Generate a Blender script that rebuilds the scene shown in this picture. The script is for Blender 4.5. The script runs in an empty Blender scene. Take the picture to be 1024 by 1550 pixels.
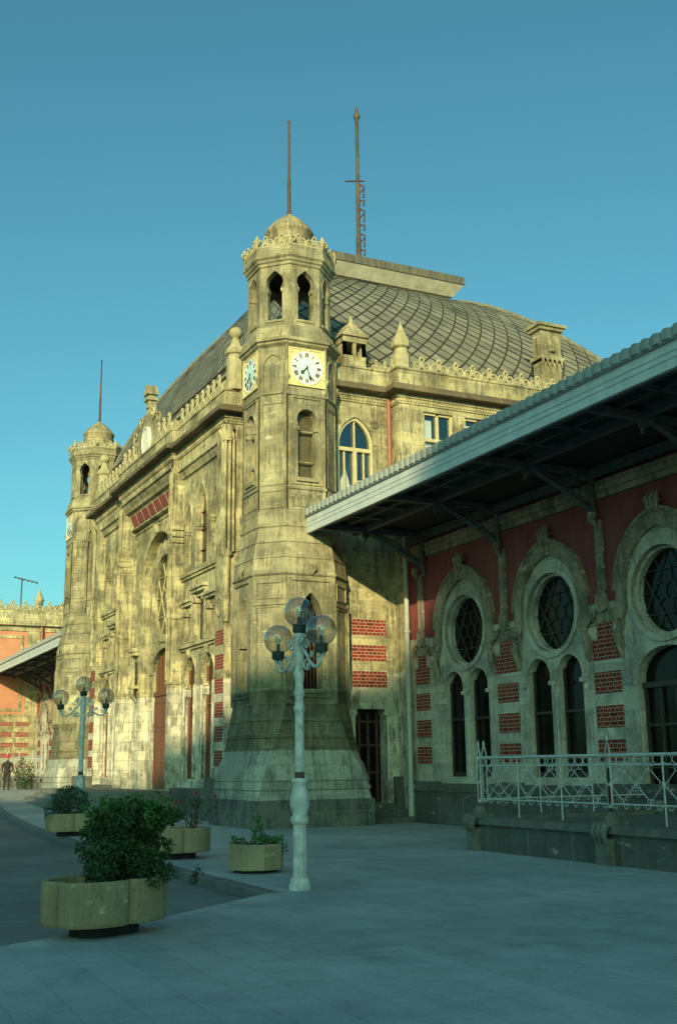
import bpy, math, random
from mathutils import Vector, Matrix
from mathutils.geometry import tessellate_polygon
PI = math.pi
R = math.radians
random.seed(7)
scene = bpy.context.scene
COL = scene.collection

# ------------------------------------------------------------------ helpers
class MB:
    def __init__(s): s.v = []; s.f = []; s.sm = []
    def add(s, vs, fs, smooth=False):
        n = len(s.v); s.v += [tuple(p) for p in vs]
        for f in fs: s.f.append(tuple(n + i for i in f)); s.sm.append(smooth)
        return s
    def box(s, x0, x1, y0, y1, z0, z1):
        vs = [(x, y, z) for z in (z0, z1) for y in (y0, y1) for x in (x0, x1)]
        return s.add(vs, [(0, 2, 3, 1), (4, 5, 7, 6), (0, 1, 5, 4), (2, 6, 7, 3), (0, 4, 6, 2), (1, 3, 7, 5)])
    def pbox(s, P, u0, u1, v0, v1, w0, w1):
        vs = [P(u, v, w) for w in (w0, w1) for v in (v0, v1) for u in (u0, u1)]
        return s.add(vs, [(0, 2, 3, 1), (4, 5, 7, 6), (0, 1, 5, 4), (2, 6, 7, 3), (0, 4, 6, 2), (1, 3, 7, 5)])
    def loft(s, rings, smooth=False, closed=True, cap0=False, cap1=False):
        n = len(rings[0]); vs = [p for r in rings for p in r]; fs = []
        m = n if closed else n - 1
        for i in range(len(rings) - 1):
            for j in range(m):
                a = i * n + j; b = i * n + (j + 1) % n
                fs.append((a, b, b + n, a + n))
        s.add(vs, fs, smooth)
        if cap0: s.add(rings[0], [tuple(range(n))[::-1]])
        if cap1: s.add(rings[-1], [tuple(range(n))])
        return s
    def lathe(s, prof, c, seg=16, smooth=True, rot=0.0, flute=0, fd=0.0):
        rings = []
        for r, z in prof:
            ring = []
            for k in range(seg):
                a = rot + 2 * PI * k / seg
                rr = r * (1 - fd * (k % 2)) if flute else r
                ring.append((c[0] + rr * math.cos(a), c[1] + rr * math.sin(a), c[2] + z))
            rings.append(ring)
        return s.loft(rings, smooth, True, True, True)
    def tube(s, pts, r, seg=6, smooth=True, cap=True):
        pts = [Vector(p) for p in pts]
        rs = r if isinstance(r, (list, tuple)) else [r] * len(pts)
        rings = []; ref = Vector((0, 0, 1))
        t0 = (pts[1] - pts[0]).normalized()
        if abs(t0.dot(ref)) > 0.95: ref = Vector((1, 0, 0))
        nrm = t0.cross(ref).normalized()
        for i, p in enumerate(pts):
            if i == 0: t = pts[1] - pts[0]
            elif i == len(pts) - 1: t = pts[-1] - pts[-2]
            else: t = pts[i + 1] - pts[i - 1]
            t = t.normalized()
            nrm = (nrm - t * nrm.dot(t))
            if nrm.length < 1e-6: nrm = t.orthogonal()
            nrm.normalize(); b = t.cross(nrm)
            rings.append([tuple(p + (nrm * math.cos(a) + b * math.sin(a)) * rs[i]) for a in [2 * PI * k / seg for k in range(seg)]])
        return s.loft(rings, smooth, True, cap, cap)
    def panel(s, P, outer, holes=(), reveal=(), w=0.0):
        loops = [outer] + list(holes)
        flat = [p for l in loops for p in l]
        tris = tessellate_polygon([[Vector((p[0], p[1], 0)) for p in l] for l in loops])
        s.add([P(p[0], p[1], w) for p in flat], [t for t in tris])
        for h, d in zip(holes, reveal):
            if d: s.loft([[P(p[0], p[1], w) for p in h], [P(p[0], p[1], w + d) for p in h]])
        return s
    def ring(s, P, inner, outer, w0, w1, closed=False, smooth=False):
        a = [P(p[0], p[1], w0) for p in inner]; b = [P(p[0], p[1], w0) for p in outer]
        c = [P(p[0], p[1], w1) for p in outer]; d = [P(p[0], p[1], w1) for p in inner]
        return s.loft([d, a, b, c], smooth, closed)
    def disc(s, P, cu, cv, r, w, n=32, ry=None):
        ry = ry or r
        pts = [P(cu + r * math.cos(2 * PI * k / n), cv + ry * math.sin(2 * PI * k / n), w) for k in range(n)]
        return s.add(pts, [tuple(range(n))])
    def build(s, name, mat, parent=None, **props):
        me = bpy.data.meshes.new(name)
        off = Vector(parent['_o']) if parent is not None else Vector((0, 0, 0))
        own = Vector((0, 0, 0))
        me.from_pydata([tuple(Vector(p) - off - own) for p in s.v], [], s.f)
        me.polygons.foreach_set('use_smooth', s.sm)
        if me.validate(): print('INVALID', name)
        me.materials.append(mat); me.update()
        o = bpy.data.objects.new(name, me); COL.objects.link(o)
        if parent is not None: o.parent = parent; o['_o'] = tuple(parent['_o'])
        else: o['_o'] = (0, 0, 0)
        for k, v in props.items(): o[k] = v
        return o

def empty(name, loc, label, category, group=None):
    o = bpy.data.objects.new(name, None); COL.objects.link(o)
    o.location = loc; o['_o'] = tuple(loc); o.empty_display_size = 0.2
    o['label'] = label; o['category'] = category
    if group: o['group'] = group
    return o

def copy_tree(o, parent=None):
    c = o.copy(); COL.objects.link(c)
    if parent is not None: c.parent = parent
    for ch in list(o.children): copy_tree(ch, c)
    return c

def FX(y0):            # wall facing -Y: u = x, v = z, w = depth into wall
    return lambda u, v, w: (u, y0 + w, v)
def FY(x0):            # wall facing +X: u = y
    return lambda u, v, w: (x0 - w, u, v)
def FA(cx, cy, a, th): # face of a polygonal tower
    n = (math.cos(th), math.sin(th)); t = (-n[1], n[0])
    return lambda u, v, w: (cx + n[0] * (a - w) + t[0] * u, cy + n[1] * (a - w) + t[1] * u, v)

def rect(u0, u1, v0, v1): return [(u0, v0), (u1, v0), (u1, v1), (u0, v1)]
def arc_pointed(cu, h, zs, za, n=8):
    H = za - zs; e = (H * H - h * h) / (2 * h); Rr = h + e
    out = []
    a1 = math.atan2(H, e)
    for i in range(n + 1):
        a = a1 * i / n; out.append((cu - e + Rr * math.cos(a), zs + Rr * math.sin(a)))
    L = [(2 * cu - x, z) for x, z in out[:-1]][::-1]
    return out + L
def pointed(cu, h, z0, zs, za, n=8): return [(cu - h, z0), (cu + h, z0)] + arc_pointed(cu, h, zs, za, n)
def horseshoe_arc(cu, r, zc, neck, n=18, tip=0.0):
    a = math.acos(neck / r); out = []
    for i in range(n + 1):
        t = -a + (PI + 2 * a) * i / n
        k = max(0.0, 1 - abs(t - PI / 2) / 0.7)
        out.append((cu + r * math.cos(t), zc + r * math.sin(t) + tip * k ** 1.6))
    return out
def horseshoe(cu, r, zc, neck, z0, n=18, tip=0.0):
    return [(cu - neck, z0), (cu + neck, z0)] + horseshoe_arc(cu, r, zc, neck, n, tip)
def circ(cu, cv, r, n=32, ry=None):
    ry = ry or r
    return [(cu + r * math.cos(2 * PI * k / n), cv + ry * math.sin(2 * PI * k / n)) for k in range(n)]
def scale2(pts, cu, cv, k, kv=None):
    kv = kv or k
    return [(cu + (x - cu) * k, cv + (z - cv) * kv) for x, z in pts]

# ------------------------------------------------------------------ materials
def new_mat(name):
    m = bpy.data.materials.new(name); m.use_nodes = True
    nt = m.node_tree; b = nt.nodes['Principled BSDF']; return m, nt, b
def N(nt, typ, **kw):
    n = nt.nodes.new(typ)
    for k, v in kw.items(): setattr(n, k, v)
    return n
def lk(nt, a, b): nt.links.new(a, b)
def pos_node(nt): return N(nt, 'ShaderNodeNewGeometry')
def wall_uv(nt, g):
    cr = N(nt, 'ShaderNodeVectorMath', operation='CROSS_PRODUCT'); cr.inputs[1].default_value = (0, 0, 1)
    lk(nt, g.outputs['True Normal'], cr.inputs[0])
    nm = N(nt, 'ShaderNodeVectorMath', operation='NORMALIZE'); lk(nt, cr.outputs[0], nm.inputs[0])
    dt = N(nt, 'ShaderNodeVectorMath', operation='DOT_PRODUCT'); lk(nt, nm.outputs[0], dt.inputs[0]); lk(nt, g.outputs['Position'], dt.inputs[1])
    sp = N(nt, 'ShaderNodeSeparateXYZ'); lk(nt, g.outputs['Position'], sp.inputs[0])
    cb = N(nt, 'ShaderNodeCombineXYZ'); lk(nt, dt.outputs['Value'], cb.inputs[0]); lk(nt, sp.outputs[2], cb.inputs[1])
    return cb, sp
def noise(nt, vec, scale, detail=4, rough=0.6, vscale=None):
    n = N(nt, 'ShaderNodeTexNoise'); n.inputs['Scale'].default_value = scale
    n.inputs['Detail'].default_value = detail; n.inputs['Roughness'].default_value = rough
    if vscale:
        mp = N(nt, 'ShaderNodeMapping'); mp.inputs['Scale'].default_value = vscale
        lk(nt, vec, mp.inputs['Vector']); lk(nt, mp.outputs[0], n.inputs['Vector'])
    else: lk(nt, vec, n.inputs['Vector'])
    return n
def ramp(nt, fac, stops):
    r = N(nt, 'ShaderNodeValToRGB'); cr = r.color_ramp
    while len(cr.elements) < len(stops): cr.elements.new(0.5)
    for e, (p, c) in zip(cr.elements, stops):
        e.position = p; e.color = (c[0], c[1], c[2], 1) if hasattr(c, '__len__') else (c, c, c, 1)
    lk(nt, fac, r.inputs[0]); return r
def mix(nt, fac, a, b, mode='MIX'):
    m = N(nt, 'ShaderNodeMix', data_type='RGBA', blend_type=mode)
    for i, v in ((0, fac), (6, a), (7, b)):
        if hasattr(v, 'is_linked') or hasattr(v, 'links'): lk(nt, v, m.inputs[i])
        elif hasattr(v, '__len__'): m.inputs[i].default_value = (v[0], v[1], v[2], 1)
        else: m.inputs[i].default_value = v
    return m.outputs[2]
def bump(nt, b, h, strength=0.4, dist=0.02):
    bp = N(nt, 'ShaderNodeBump'); bp.inputs['Strength'].default_value = strength; bp.inputs['Distance'].default_value = dist
    lk(nt, h, bp.inputs['Height']); lk(nt, bp.outputs[0], b.inputs['Normal'])

def stone_mat(name, c_lo, c_hi, soot=0.5, joints=(0.95, 0.385), mortar=(0.5, 0.5, 0.42), mfac=0.35, split=None, low=None, rough=0.9, band=None):
    m, nt, b = new_mat(name); g = pos_node(nt); uv, sp = wall_uv(nt, g); P = g.outputs['Position']
    n1 = noise(nt, P, 0.9, 6, 0.65); n2 = noise(nt, P, 7.0, 5, 0.7); n7 = noise(nt, uv.outputs[0], 1.0, 6, 0.7, (1.6, 4.5, 1))
    base = mix(nt, ramp(nt, n1.outputs[0], [(0.3, 0), (0.7, 1)]).outputs[0], c_lo, c_hi)
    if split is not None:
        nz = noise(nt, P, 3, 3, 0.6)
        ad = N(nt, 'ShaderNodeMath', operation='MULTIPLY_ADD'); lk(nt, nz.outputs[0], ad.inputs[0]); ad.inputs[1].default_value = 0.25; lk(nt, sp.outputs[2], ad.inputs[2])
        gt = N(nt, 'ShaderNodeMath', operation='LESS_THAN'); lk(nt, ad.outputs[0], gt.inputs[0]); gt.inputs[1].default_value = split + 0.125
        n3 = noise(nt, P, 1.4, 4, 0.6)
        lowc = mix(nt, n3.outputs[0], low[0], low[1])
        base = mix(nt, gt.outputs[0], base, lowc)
    # per-block tone + joints
    br = N(nt, 'ShaderNodeTexBrick'); lk(nt, uv.outputs[0], br.inputs['Vector'])
    br.inputs['Scale'].default_value = 1.0; br.inputs['Brick Width'].default_value = joints[0]; br.inputs['Row Height'].default_value = joints[1]
    br.inputs['Mortar Size'].default_value = 0.008; br.inputs['Mortar Smooth'].default_value = 0.3; br.inputs['Bias'].default_value = 0.0
    br.inputs['Color1'].default_value = (0.62, 0.63, 0.66, 1); br.inputs['Color2'].default_value = (1.2, 1.18, 1.12, 1)
    br.inputs['Mortar'].default_value = (1, 1, 1, 1)
    col = mix(nt, 0.75, base, br.outputs['Color'], 'MULTIPLY')
    # vertical streaks of soot and patches
    st = noise(nt, uv.outputs[0], 1.0, 6, 0.7, (9.0, 0.7, 1))
    pa = noise(nt, P, 1.7, 8, 0.75)
    mu = N(nt, 'ShaderNodeMath', operation='MULTIPLY'); lk(nt, st.outputs[0], mu.inputs[0]); lk(nt, pa.outputs[0], mu.inputs[1])
    sr = ramp(nt, mu.outputs[0], [(0.23, 0), (0.31, 1)])
    ms = N(nt, 'ShaderNodeMath', operation='MULTIPLY'); lk(nt, sr.outputs[0], ms.inputs[0]); ms.inputs[1].default_value = soot
    col = mix(nt, ms.outputs[0], col, (0.075, 0.07, 0.05))
    n6 = noise(nt, P, 16.0, 5, 0.75)
    col = mix(nt, ramp(nt, n6.outputs[0], [(0.57, 0), (0.68, .55)]).outputs[0], col, (0.10, 0.09, 0.055))
    # pale washed spots
    wr = ramp(nt, n7.outputs[0], [(0.60, 0), (0.72, 1)])
    mw = N(nt, 'ShaderNodeMath', operation='MULTIPLY'); lk(nt, wr.outputs[0], mw.inputs[0]); mw.inputs[1].default_value = 0.65
    col = mix(nt, mw.outputs[0], col, (0.74, 0.70, 0.52))
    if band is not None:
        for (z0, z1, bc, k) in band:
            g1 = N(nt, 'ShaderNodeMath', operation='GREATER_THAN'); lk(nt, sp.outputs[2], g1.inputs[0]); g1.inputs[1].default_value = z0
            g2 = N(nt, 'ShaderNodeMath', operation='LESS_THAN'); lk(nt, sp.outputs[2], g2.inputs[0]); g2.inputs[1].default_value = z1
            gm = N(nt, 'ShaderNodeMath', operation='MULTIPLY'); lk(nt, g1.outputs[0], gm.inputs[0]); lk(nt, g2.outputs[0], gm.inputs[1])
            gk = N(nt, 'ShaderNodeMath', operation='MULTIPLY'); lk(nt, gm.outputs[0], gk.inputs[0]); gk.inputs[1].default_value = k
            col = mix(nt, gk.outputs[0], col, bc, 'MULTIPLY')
    mj = N(nt, 'ShaderNodeMath', operation='MULTIPLY'); lk(nt, br.outputs['Fac'], mj.inputs[0]); mj.inputs[1].default_value = mfac
    col = mix(nt, mj.outputs[0], col, mortar)
    lk(nt, col, b.inputs['Base Color']); b.inputs['Roughness'].default_value = rough
    b.inputs['Specular IOR Level'].default_value = 0.2
    hh = N(nt, 'ShaderNodeMath', operation='SUBTRACT'); lk(nt, n2.outputs[0], hh.inputs[0]); lk(nt, br.outputs['Fac'], hh.inputs[1])
    bump(nt, b, hh.outputs[0], 0.9, 0.03)
    return m
def plain_mat(name, c1, c2, scale=4, rough=0.6, metallic=0.0, bstr=0.2, spec=0.5, vs=None, detail=5):
    m, nt, b = new_mat(name); g = pos_node(nt)
    n = noise(nt, g.outputs['Position'], scale, detail, 0.65, vs)
    r = ramp(nt, n.outputs[0], [(0.3, c1), (0.7, c2)])
    lk(nt, r.outputs[0], b.inputs['Base Color']); b.inputs['Roughness'].default_value = rough; b.inputs['Metallic'].default_value = metallic
    b.inputs['Specular IOR Level'].default_value = spec
    if bstr: bump(nt, b, n.outputs[0], bstr, 0.01)
    return m

S_LO = (0.22, 0.192, 0.10); S_HI = (0.62, 0.56, 0.33)
M = {}
M['stone'] = stone_mat('weathered_limestone', S_LO, S_HI, 0.72, split=4.42, low=((0.50, 0.47, 0.36), (0.70, 0.66, 0.52)))
M['stone_plain'] = stone_mat('weathered_limestone_high', S_LO, S_HI, 0.65)
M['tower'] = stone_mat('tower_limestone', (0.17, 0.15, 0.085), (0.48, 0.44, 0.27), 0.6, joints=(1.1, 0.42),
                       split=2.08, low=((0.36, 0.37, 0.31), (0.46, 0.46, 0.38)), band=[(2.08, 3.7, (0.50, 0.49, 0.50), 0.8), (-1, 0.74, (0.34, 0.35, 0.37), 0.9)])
M['cornice'] = stone_mat('dark_cornice_stone', (0.11, 0.085, 0.055), (0.22, 0.18, 0.11), 0.5, joints=(1.4, 3))
M['plinth'] = stone_mat('grey_plinth_stone', (0.085, 0.09, 0.085), (0.15, 0.155, 0.14), 0.5, joints=(1.3, 0.9))
M['marble'] = stone_mat('pale_wing_marble', (0.42, 0.39, 0.31), (0.62, 0.575, 0.47), 0.45, joints=(0.8, 0.55), mfac=0.25, mortar=(0.25, 0.25, 0.2))
M['marble_aged'] = stone_mat('aged_arch_stone', (0.24, 0.195, 0.135), (0.42, 0.355, 0.26), 0.7, joints=(0.5, 0.4), mfac=0.4, mortar=(0.12, 0.11, 0.08))
M['crest'] = plain_mat('carved_stone', (0.26, 0.23, 0.12), (0.46, 0.42, 0.26), 5, 0.9, bstr=0.4, spec=0.2)
M['stucco'] = plain_mat('red_stucco', (0.19, 0.05, 0.05), (0.27, 0.08, 0.076), 1.2, 0.92, bstr=0.15, spec=0.15, vs=(2, 2, 0.6))
M['stucco_far'] = plain_mat('orange_stucco', (0.44, 0.19, 0.11), (0.54, 0.26, 0.16), 0.9, 0.92, bstr=0.1, spec=0.15)
M['paint'] = plain_mat('blue_grey_paint', (0.42, 0.47, 0.46), (0.56, 0.60, 0.58), 3, 0.55, bstr=0.1)
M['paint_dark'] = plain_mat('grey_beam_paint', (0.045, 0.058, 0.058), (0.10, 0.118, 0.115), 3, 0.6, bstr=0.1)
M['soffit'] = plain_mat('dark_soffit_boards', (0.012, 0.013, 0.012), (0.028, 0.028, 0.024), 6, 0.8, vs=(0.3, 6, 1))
M['lamp_paint'] = plain_mat('chipped_lamp_paint', (0.36, 0.36, 0.31), (0.72, 0.72, 0.66), 7, 0.5, bstr=0.4)
M['lamp_dark'] = plain_mat('dark_lamp_metal', (0.03, 0.04, 0.035), (0.07, 0.08, 0.07), 8, 0.5)
M['iron_white'] = plain_mat('chipped_white_iron', (0.34, 0.35, 0.33), (0.58, 0.59, 0.55), 14, 0.5, bstr=0.2)
M['rust'] = plain_mat('rusty_iron', (0.05, 0.03, 0.02), (0.16, 0.08, 0.04), 12, 0.8)
M['mast'] = plain_mat('dark_mast_iron', (0.05, 0.028, 0.022), (0.11, 0.05, 0.035), 6, 0.7)
M['pole'] = plain_mat('weathered_pole_paint', (0.03, 0.02, 0.014), (0.11, 0.085, 0.05), 1.6, 0.7)
M['wood'] = plain_mat('brown_door_wood', (0.10, 0.035, 0.018), (0.20, 0.075, 0.035), 3, 0.5, vs=(6, 6, 0.5))
M['wood_pale'] = plain_mat('pale_window_wood', (0.44, 0.38, 0.20), (0.58, 0.52, 0.30), 5, 0.6)
M['wood_dark'] = plain_mat('dark_window_wood', (0.025, 0.02, 0.016), (0.05, 0.04, 0.03), 5, 0.5)
M['concrete'] = stone_mat('beige_planter_concrete', (0.32, 0.25, 0.14), (0.45, 0.36, 0.21), 0.22, joints=(40, 40), mfac=0)
M['soil'] = plain_mat('dark_soil', (0.012, 0.01, 0.008), (0.035, 0.026, 0.018), 15, 1.0)
M['black'] = plain_mat('black_shadow_gap', (0.01, 0.01, 0.01), (0.02, 0.02, 0.02), 5, 0.9)
M['leaf'] = plain_mat('shrub_leaf', (0.009, 0.033, 0.006), (0.042, 0.095, 0.014), 9, 0.5, bstr=0)
M['leaf_new'] = plain_mat('young_shrub_leaf', (0.03, 0.09, 0.012), (0.08, 0.18, 0.03), 9, 0.5, bstr=0)
M['leaf2'] = plain_mat('dark_shrub_leaf', (0.01, 0.035, 0.016), (0.03, 0.075, 0.03), 9, 0.5, bstr=0)
M['leaf3'] = plain_mat('light_plant_leaf', (0.03, 0.09, 0.02), (0.08, 0.20, 0.05), 9, 0.5, bstr=0)
M['twig'] = plain_mat('shrub_twig', (0.05, 0.035, 0.02), (0.10, 0.07, 0.045), 9, 0.8)
M['flower'] = plain_mat('red_petal', (0.40, 0.015, 0.03), (0.55, 0.03, 0.04), 9, 0.6)
M['gold'] = plain_mat('gilded_clock_frame', (0.52, 0.42, 0.16), (0.78, 0.70, 0.36), 12, 0.5, bstr=0.5)
M['dial'] = plain_mat('white_clock_enamel', (0.72, 0.74, 0.70), (0.80, 0.81, 0.77), 3, 0.35, bstr=0)
M['dial_teal'] = plain_mat('pale_teal_enamel', (0.46, 0.70, 0.66), (0.60, 0.80, 0.76), 3, 0.35, bstr=0)
M['numeral'] = plain_mat('black_clock_paint', (0.03, 0.028, 0.02), (0.05, 0.045, 0.03), 3, 0.5, bstr=0)
M['curtain'] = plain_mat('white_curtain', (0.6, 0.6, 0.55), (0.8, 0.8, 0.74), 4, 0.9)
M['medal'] = plain_mat('white_medallion_stone', (0.60, 0.60, 0.50), (0.72, 0.72, 0.62), 2, 0.8)
M['drain'] = plain_mat('pale_drainpipe_paint', (0.30, 0.32, 0.26), (0.48, 0.49, 0.42), 5, 0.6, vs=(3, 3, 0.8))
M['drain_red'] = plain_mat('red_drainpipe_paint', (0.28, 0.09, 0.06), (0.38, 0.14, 0.09), 5, 0.6)

def brick_mat():
    m, nt, b = new_mat('red_brick'); g = pos_node(nt); uv, sp = wall_uv(nt, g)
    br = N(nt, 'ShaderNodeTexBrick'); lk(nt, uv.outputs[0], br.inputs['Vector'])
    br.inputs['Scale'].default_value = 1.0; br.inputs['Brick Width'].default_value = 0.27; br.inputs['Row Height'].default_value = 0.098
    br.inputs['Mortar Size'].default_value = 0.0075; br.inputs['Mortar Smooth'].default_value = 0.1
    br.squash = 0.5; br.squash_frequency = 2; br.offset = 0.5
    br.inputs['Color1'].default_value = (0.14, 0.018, 0.014, 1); br.inputs['Color2'].default_value = (0.30, 0.034, 0.022, 1)
    br.inputs['Mortar'].default_value = (0.46, 0.40, 0.28, 1)
    n = noise(nt, g.outputs['Position'], 9, 5, 0.7)
    col = mix(nt, 0.45, br.outputs['Color'], ramp(nt, n.outputs[0], [(0.3, 0.4), (0.7, 1.2)]).outputs[0], 'MULTIPLY')
    lk(nt, col, b.inputs['Base Color']); b.inputs['Roughness'].default_value = 0.8; b.inputs['Specular IOR Level'].default_value = 0.25
    s = N(nt, 'ShaderNodeMath', operation='SUBTRACT'); s.inputs[0].default_value = 1; lk(nt, br.outputs['Fac'], s.inputs[1])
    bump(nt, b, s.outputs[0], 0.6, 0.01); return m
M['brick'] = brick_mat()

def slate_mat():
    m, nt, b = new_mat('roof_slate'); g = pos_node(nt)
    n = noise(nt, g.outputs['Position'], 0.8, 6, 0.7); n2 = noise(nt, g.outputs['Position'], 6, 5, 0.7)
    c = ramp(nt, n.outputs[0], [(0.3, (0.12, 0.12, 0.085)), (0.7, (0.25, 0.24, 0.17))])
    ri = N(nt, 'ShaderNodeNewGeometry')
    rr = ramp(nt, ri.outputs['Random Per Island'], [(0.0, 0.82), (1.0, 1.18)])
    c2 = mix(nt, 1.0, c.outputs[0], rr.outputs[0], 'MULTIPLY')
    c3 = mix(nt, ramp(nt, n2.outputs[0], [(0.55, 0), (0.75, 0.6)]).outputs[0], c2, (0.30, 0.30, 0.19))
    lk(nt, c3, b.inputs['Base Color']); b.inputs['Roughness'].default_value = 0.6; bump(nt, b, n2.outputs[0], 0.3, 0.01); return m
M['slate'] = slate_mat()
M['roof_under'] = plain_mat('dark_roof_felt', (0.03, 0.028, 0.02), (0.05, 0.045, 0.03), 5, 0.9)
M['lead'] = plain_mat('roof_lead', (0.10, 0.10, 0.07), (0.24, 0.23, 0.16), 2.5, 0.6, vs=(3, 3, 0.7))
M['dark_lead'] = plain_mat('dark_roof_lead', (0.05, 0.048, 0.035), (0.15, 0.14, 0.10), 2.5, 0.6, vs=(3, 3, 0.7))
M['white_trim'] = plain_mat('pale_roof_trim', (0.26, 0.25, 0.19), (0.46, 0.44, 0.34), 2, 0.6)

def glass_mat(name, tint, gl=0.25, rough=0.03, refl=(0.8, 0.85, 0.9)):
    m = bpy.data.materials.new(name); m.use_nodes = True; nt = m.node_tree; nt.nodes.clear()
    out = N(nt, 'ShaderNodeOutputMaterial'); mx = N(nt, 'ShaderNodeMixShader')
    tr = N(nt, 'ShaderNodeBsdfTransparent'); tr.inputs[0].default_value = (*tint, 1)
    g = N(nt, 'ShaderNodeBsdfGlossy'); g.inputs['Roughness'].default_value = rough; g.inputs[0].default_value = (*refl, 1)
    lw = N(nt, 'ShaderNodeLayerWeight'); lw.inputs[0].default_value = 0.35
    ad = N(nt, 'ShaderNodeMath', operation='MULTIPLY_ADD'); lk(nt, lw.outputs['Facing'], ad.inputs[0]); ad.inputs[1].default_value = 0.6; ad.inputs[2].default_value = gl
    lk(nt, ad.outputs[0], mx.inputs[0]); lk(nt, tr.outputs[0], mx.inputs[1]); lk(nt, g.outputs[0], mx.inputs[2]); lk(nt, mx.outputs[0], out.inputs[0])
    return m
M['globe'] = glass_mat('smoked_globe_glass', (0.80, 0.78, 0.70), 0.10, 0.04, (0.75, 0.82, 0.86))
M['glass'] = glass_mat('window_glass', (0.85, 0.9, 0.9), 0.10, 0.02, (0.85, 0.95, 0.95))
def dark_glass():
    m, nt, b = new_mat('dark_window_glass'); g = pos_node(nt)
    n = noise(nt, g.outputs['Position'], 2.5, 4, 0.6)
    r = ramp(nt, n.outputs[0], [(0.35, (0.003, 0.0035, 0.004)), (0.7, (0.012, 0.011, 0.009))])
    lk(nt, r.outputs[0], b.inputs['Base Color']); b.inputs['Roughness'].default_value = 0.12; b.inputs['Specular IOR Level'].default_value = 0.22
    bump(nt, b, n.outputs[0], 0.15, 0.02); return m
M['dglass'] = dark_glass()
M['facade_glass'] = plain_mat('dark_brown_glass', (0.015, 0.011, 0.006), (0.05, 0.035, 0.016), 3, 0.3, bstr=0.1)
M['amber'] = plain_mat('dusty_leaded_glass', (0.05, 0.04, 0.015), (0.13, 0.11, 0.045), 3, 0.35, bstr=0.1)

def paving_mat(name, c1, c2, joint, sx=0.6, sy=0.4, rough=0.75, jf=0.5):
    m, nt, b = new_mat(name); g = pos_node(nt)
    mp = N(nt, 'ShaderNodeMapping'); mp.inputs['Rotation'].default_value = (0, 0, R(2)); lk(nt, g.outputs['Position'], mp.inputs['Vector'])
    n0 = noise(nt, g.outputs['Position'], 0.35, 5, 0.6); n1 = noise(nt, g.outputs['Position'], 2.2, 6, 0.7); n2 = noise(nt, g.outputs['Position'], 40, 4, 0.7)
    c = mix(nt, ramp(nt, n0.outputs[0], [(0.35, 0), (0.65, 1)]).outputs[0], c1, c2)
    c = mix(nt, 0.5, c, ramp(nt, n1.outputs[0], [(0.3, 0.6), (0.7, 1.2)]).outputs[0], 'MULTIPLY')
    c = mix(nt, 0.35, c, ramp(nt, n2.outputs[0], [(0.3, 0.5), (0.7, 1.4)]).outputs[0], 'MULTIPLY')
    n4 = noise(nt, g.outputs['Position'], 0.9, 8, 0.72); n5 = noise(nt, g.outputs['Position'], 7.0, 5, 0.8)
    c = mix(nt, ramp(nt, n4.outputs[0], [(0.52, 0), (0.66, .22)]).outputs[0], c, (0.10, 0.11, 0.11))
    c = mix(nt, ramp(nt, n5.outputs[0], [(0.64, 0), (0.70, .6)]).outputs[0], c, (0.05, 0.05, 0.048))
    h = n2.outputs[0]
    if joint:
        br = N(nt, 'ShaderNodeTexBrick'); lk(nt, mp.outputs[0], br.inputs['Vector'])
        br.inputs['Scale'].default_value = 1.0; br.inputs['Brick Width'].default_value = sx; br.inputs['Row Height'].default_value = sy
        br.inputs['Mortar Size'].default_value = 0.006; br.inputs['Mortar Smooth'].default_value = 0.5
        br.inputs['Color1'].default_value = (0.84, 0.84, 0.85, 1); br.inputs['Color2'].default_value = (1.1, 1.1, 1.1, 1); br.inputs['Mortar'].default_value = (jf, jf, jf, 1)
        c = mix(nt, 0.55, c, br.outputs['Color'], 'MULTIPLY')
    lk(nt, c, b.inputs['Base Color']); b.inputs['Roughness'].default_value = rough; b.inputs['Specular IOR Level'].default_value = 0.3
    bump(nt, b, h, 0.25, 0.004); return m
M['paving'] = paving_mat('stone_paving', (0.30, 0.34, 0.33), (0.43, 0.455, 0.43), True, 1.1, 0.42, jf=0.55)
M['asphalt'] = paving_mat('worn_asphalt', (0.10, 0.12, 0.115), (0.17, 0.19, 0.18), False)
M['kerb'] = paving_mat('kerb_stone', (0.12, 0.13, 0.12), (0.18, 0.19, 0.18), True, 1.2, 5)
M['steps'] = paving_mat('step_stone', (0.15, 0.15, 0.13), (0.22, 0.22, 0.19), True, 1.3, 5)

# ------------------------------------------------------------------ ground
def gz(x, y=0):
    t = min(1.0, max(0.0, (-x - 33.0) / 24.0))
    return 0.55 * (t * t * (3 - 2 * t))
KL = [(-160, 14.0), (-60, 8.6), (-42, 7.15), (-27, 6.2), (-18.9, 5.98), (-14.5, 5.95)]
BL = [(-14.5, 5.95), (-12.87, 4.05), (-12.2, 3.0), (-11.6, 2.0), (-11.5, -2), (-14, -9), (-30, -12), (-160, -12)]
def strip(mb, xs, yf0, yf1, zoff=0.0, ny=6):
    vs = []; fs = []
    for x in xs:
        for j in range(ny + 1):
            y = yf0(x) + (yf1(x) - yf0(x)) * j / ny; vs.append((x, y, gz(x) + zoff))
    n = ny + 1
    for i in range(len(xs) - 1):
        for j in range(ny): a = i * n + j; fs.append((a, a + n, a + n + 1, a + 1))
    mb.add(vs, fs)
def lerpf(pts):
    pts = sorted(pts)
    def f(x):
        if x <= pts[0][0]: return pts[0][1]
        for (a, b), (c, d) in zip(pts, pts[1:]):
            if x <= c: return b + (d - b) * (x - a) / (c - a)
        return pts[-1][1]
    return f
kf = lerpf(KL)
XS = [-160, -130, -100, -90, -80, -72, -66, -60, -57, -54, -51, -48, -45, -42, -39, -36, -33, -30, -27, -24, -21, -18.9, -16.5, -14.5]
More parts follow.
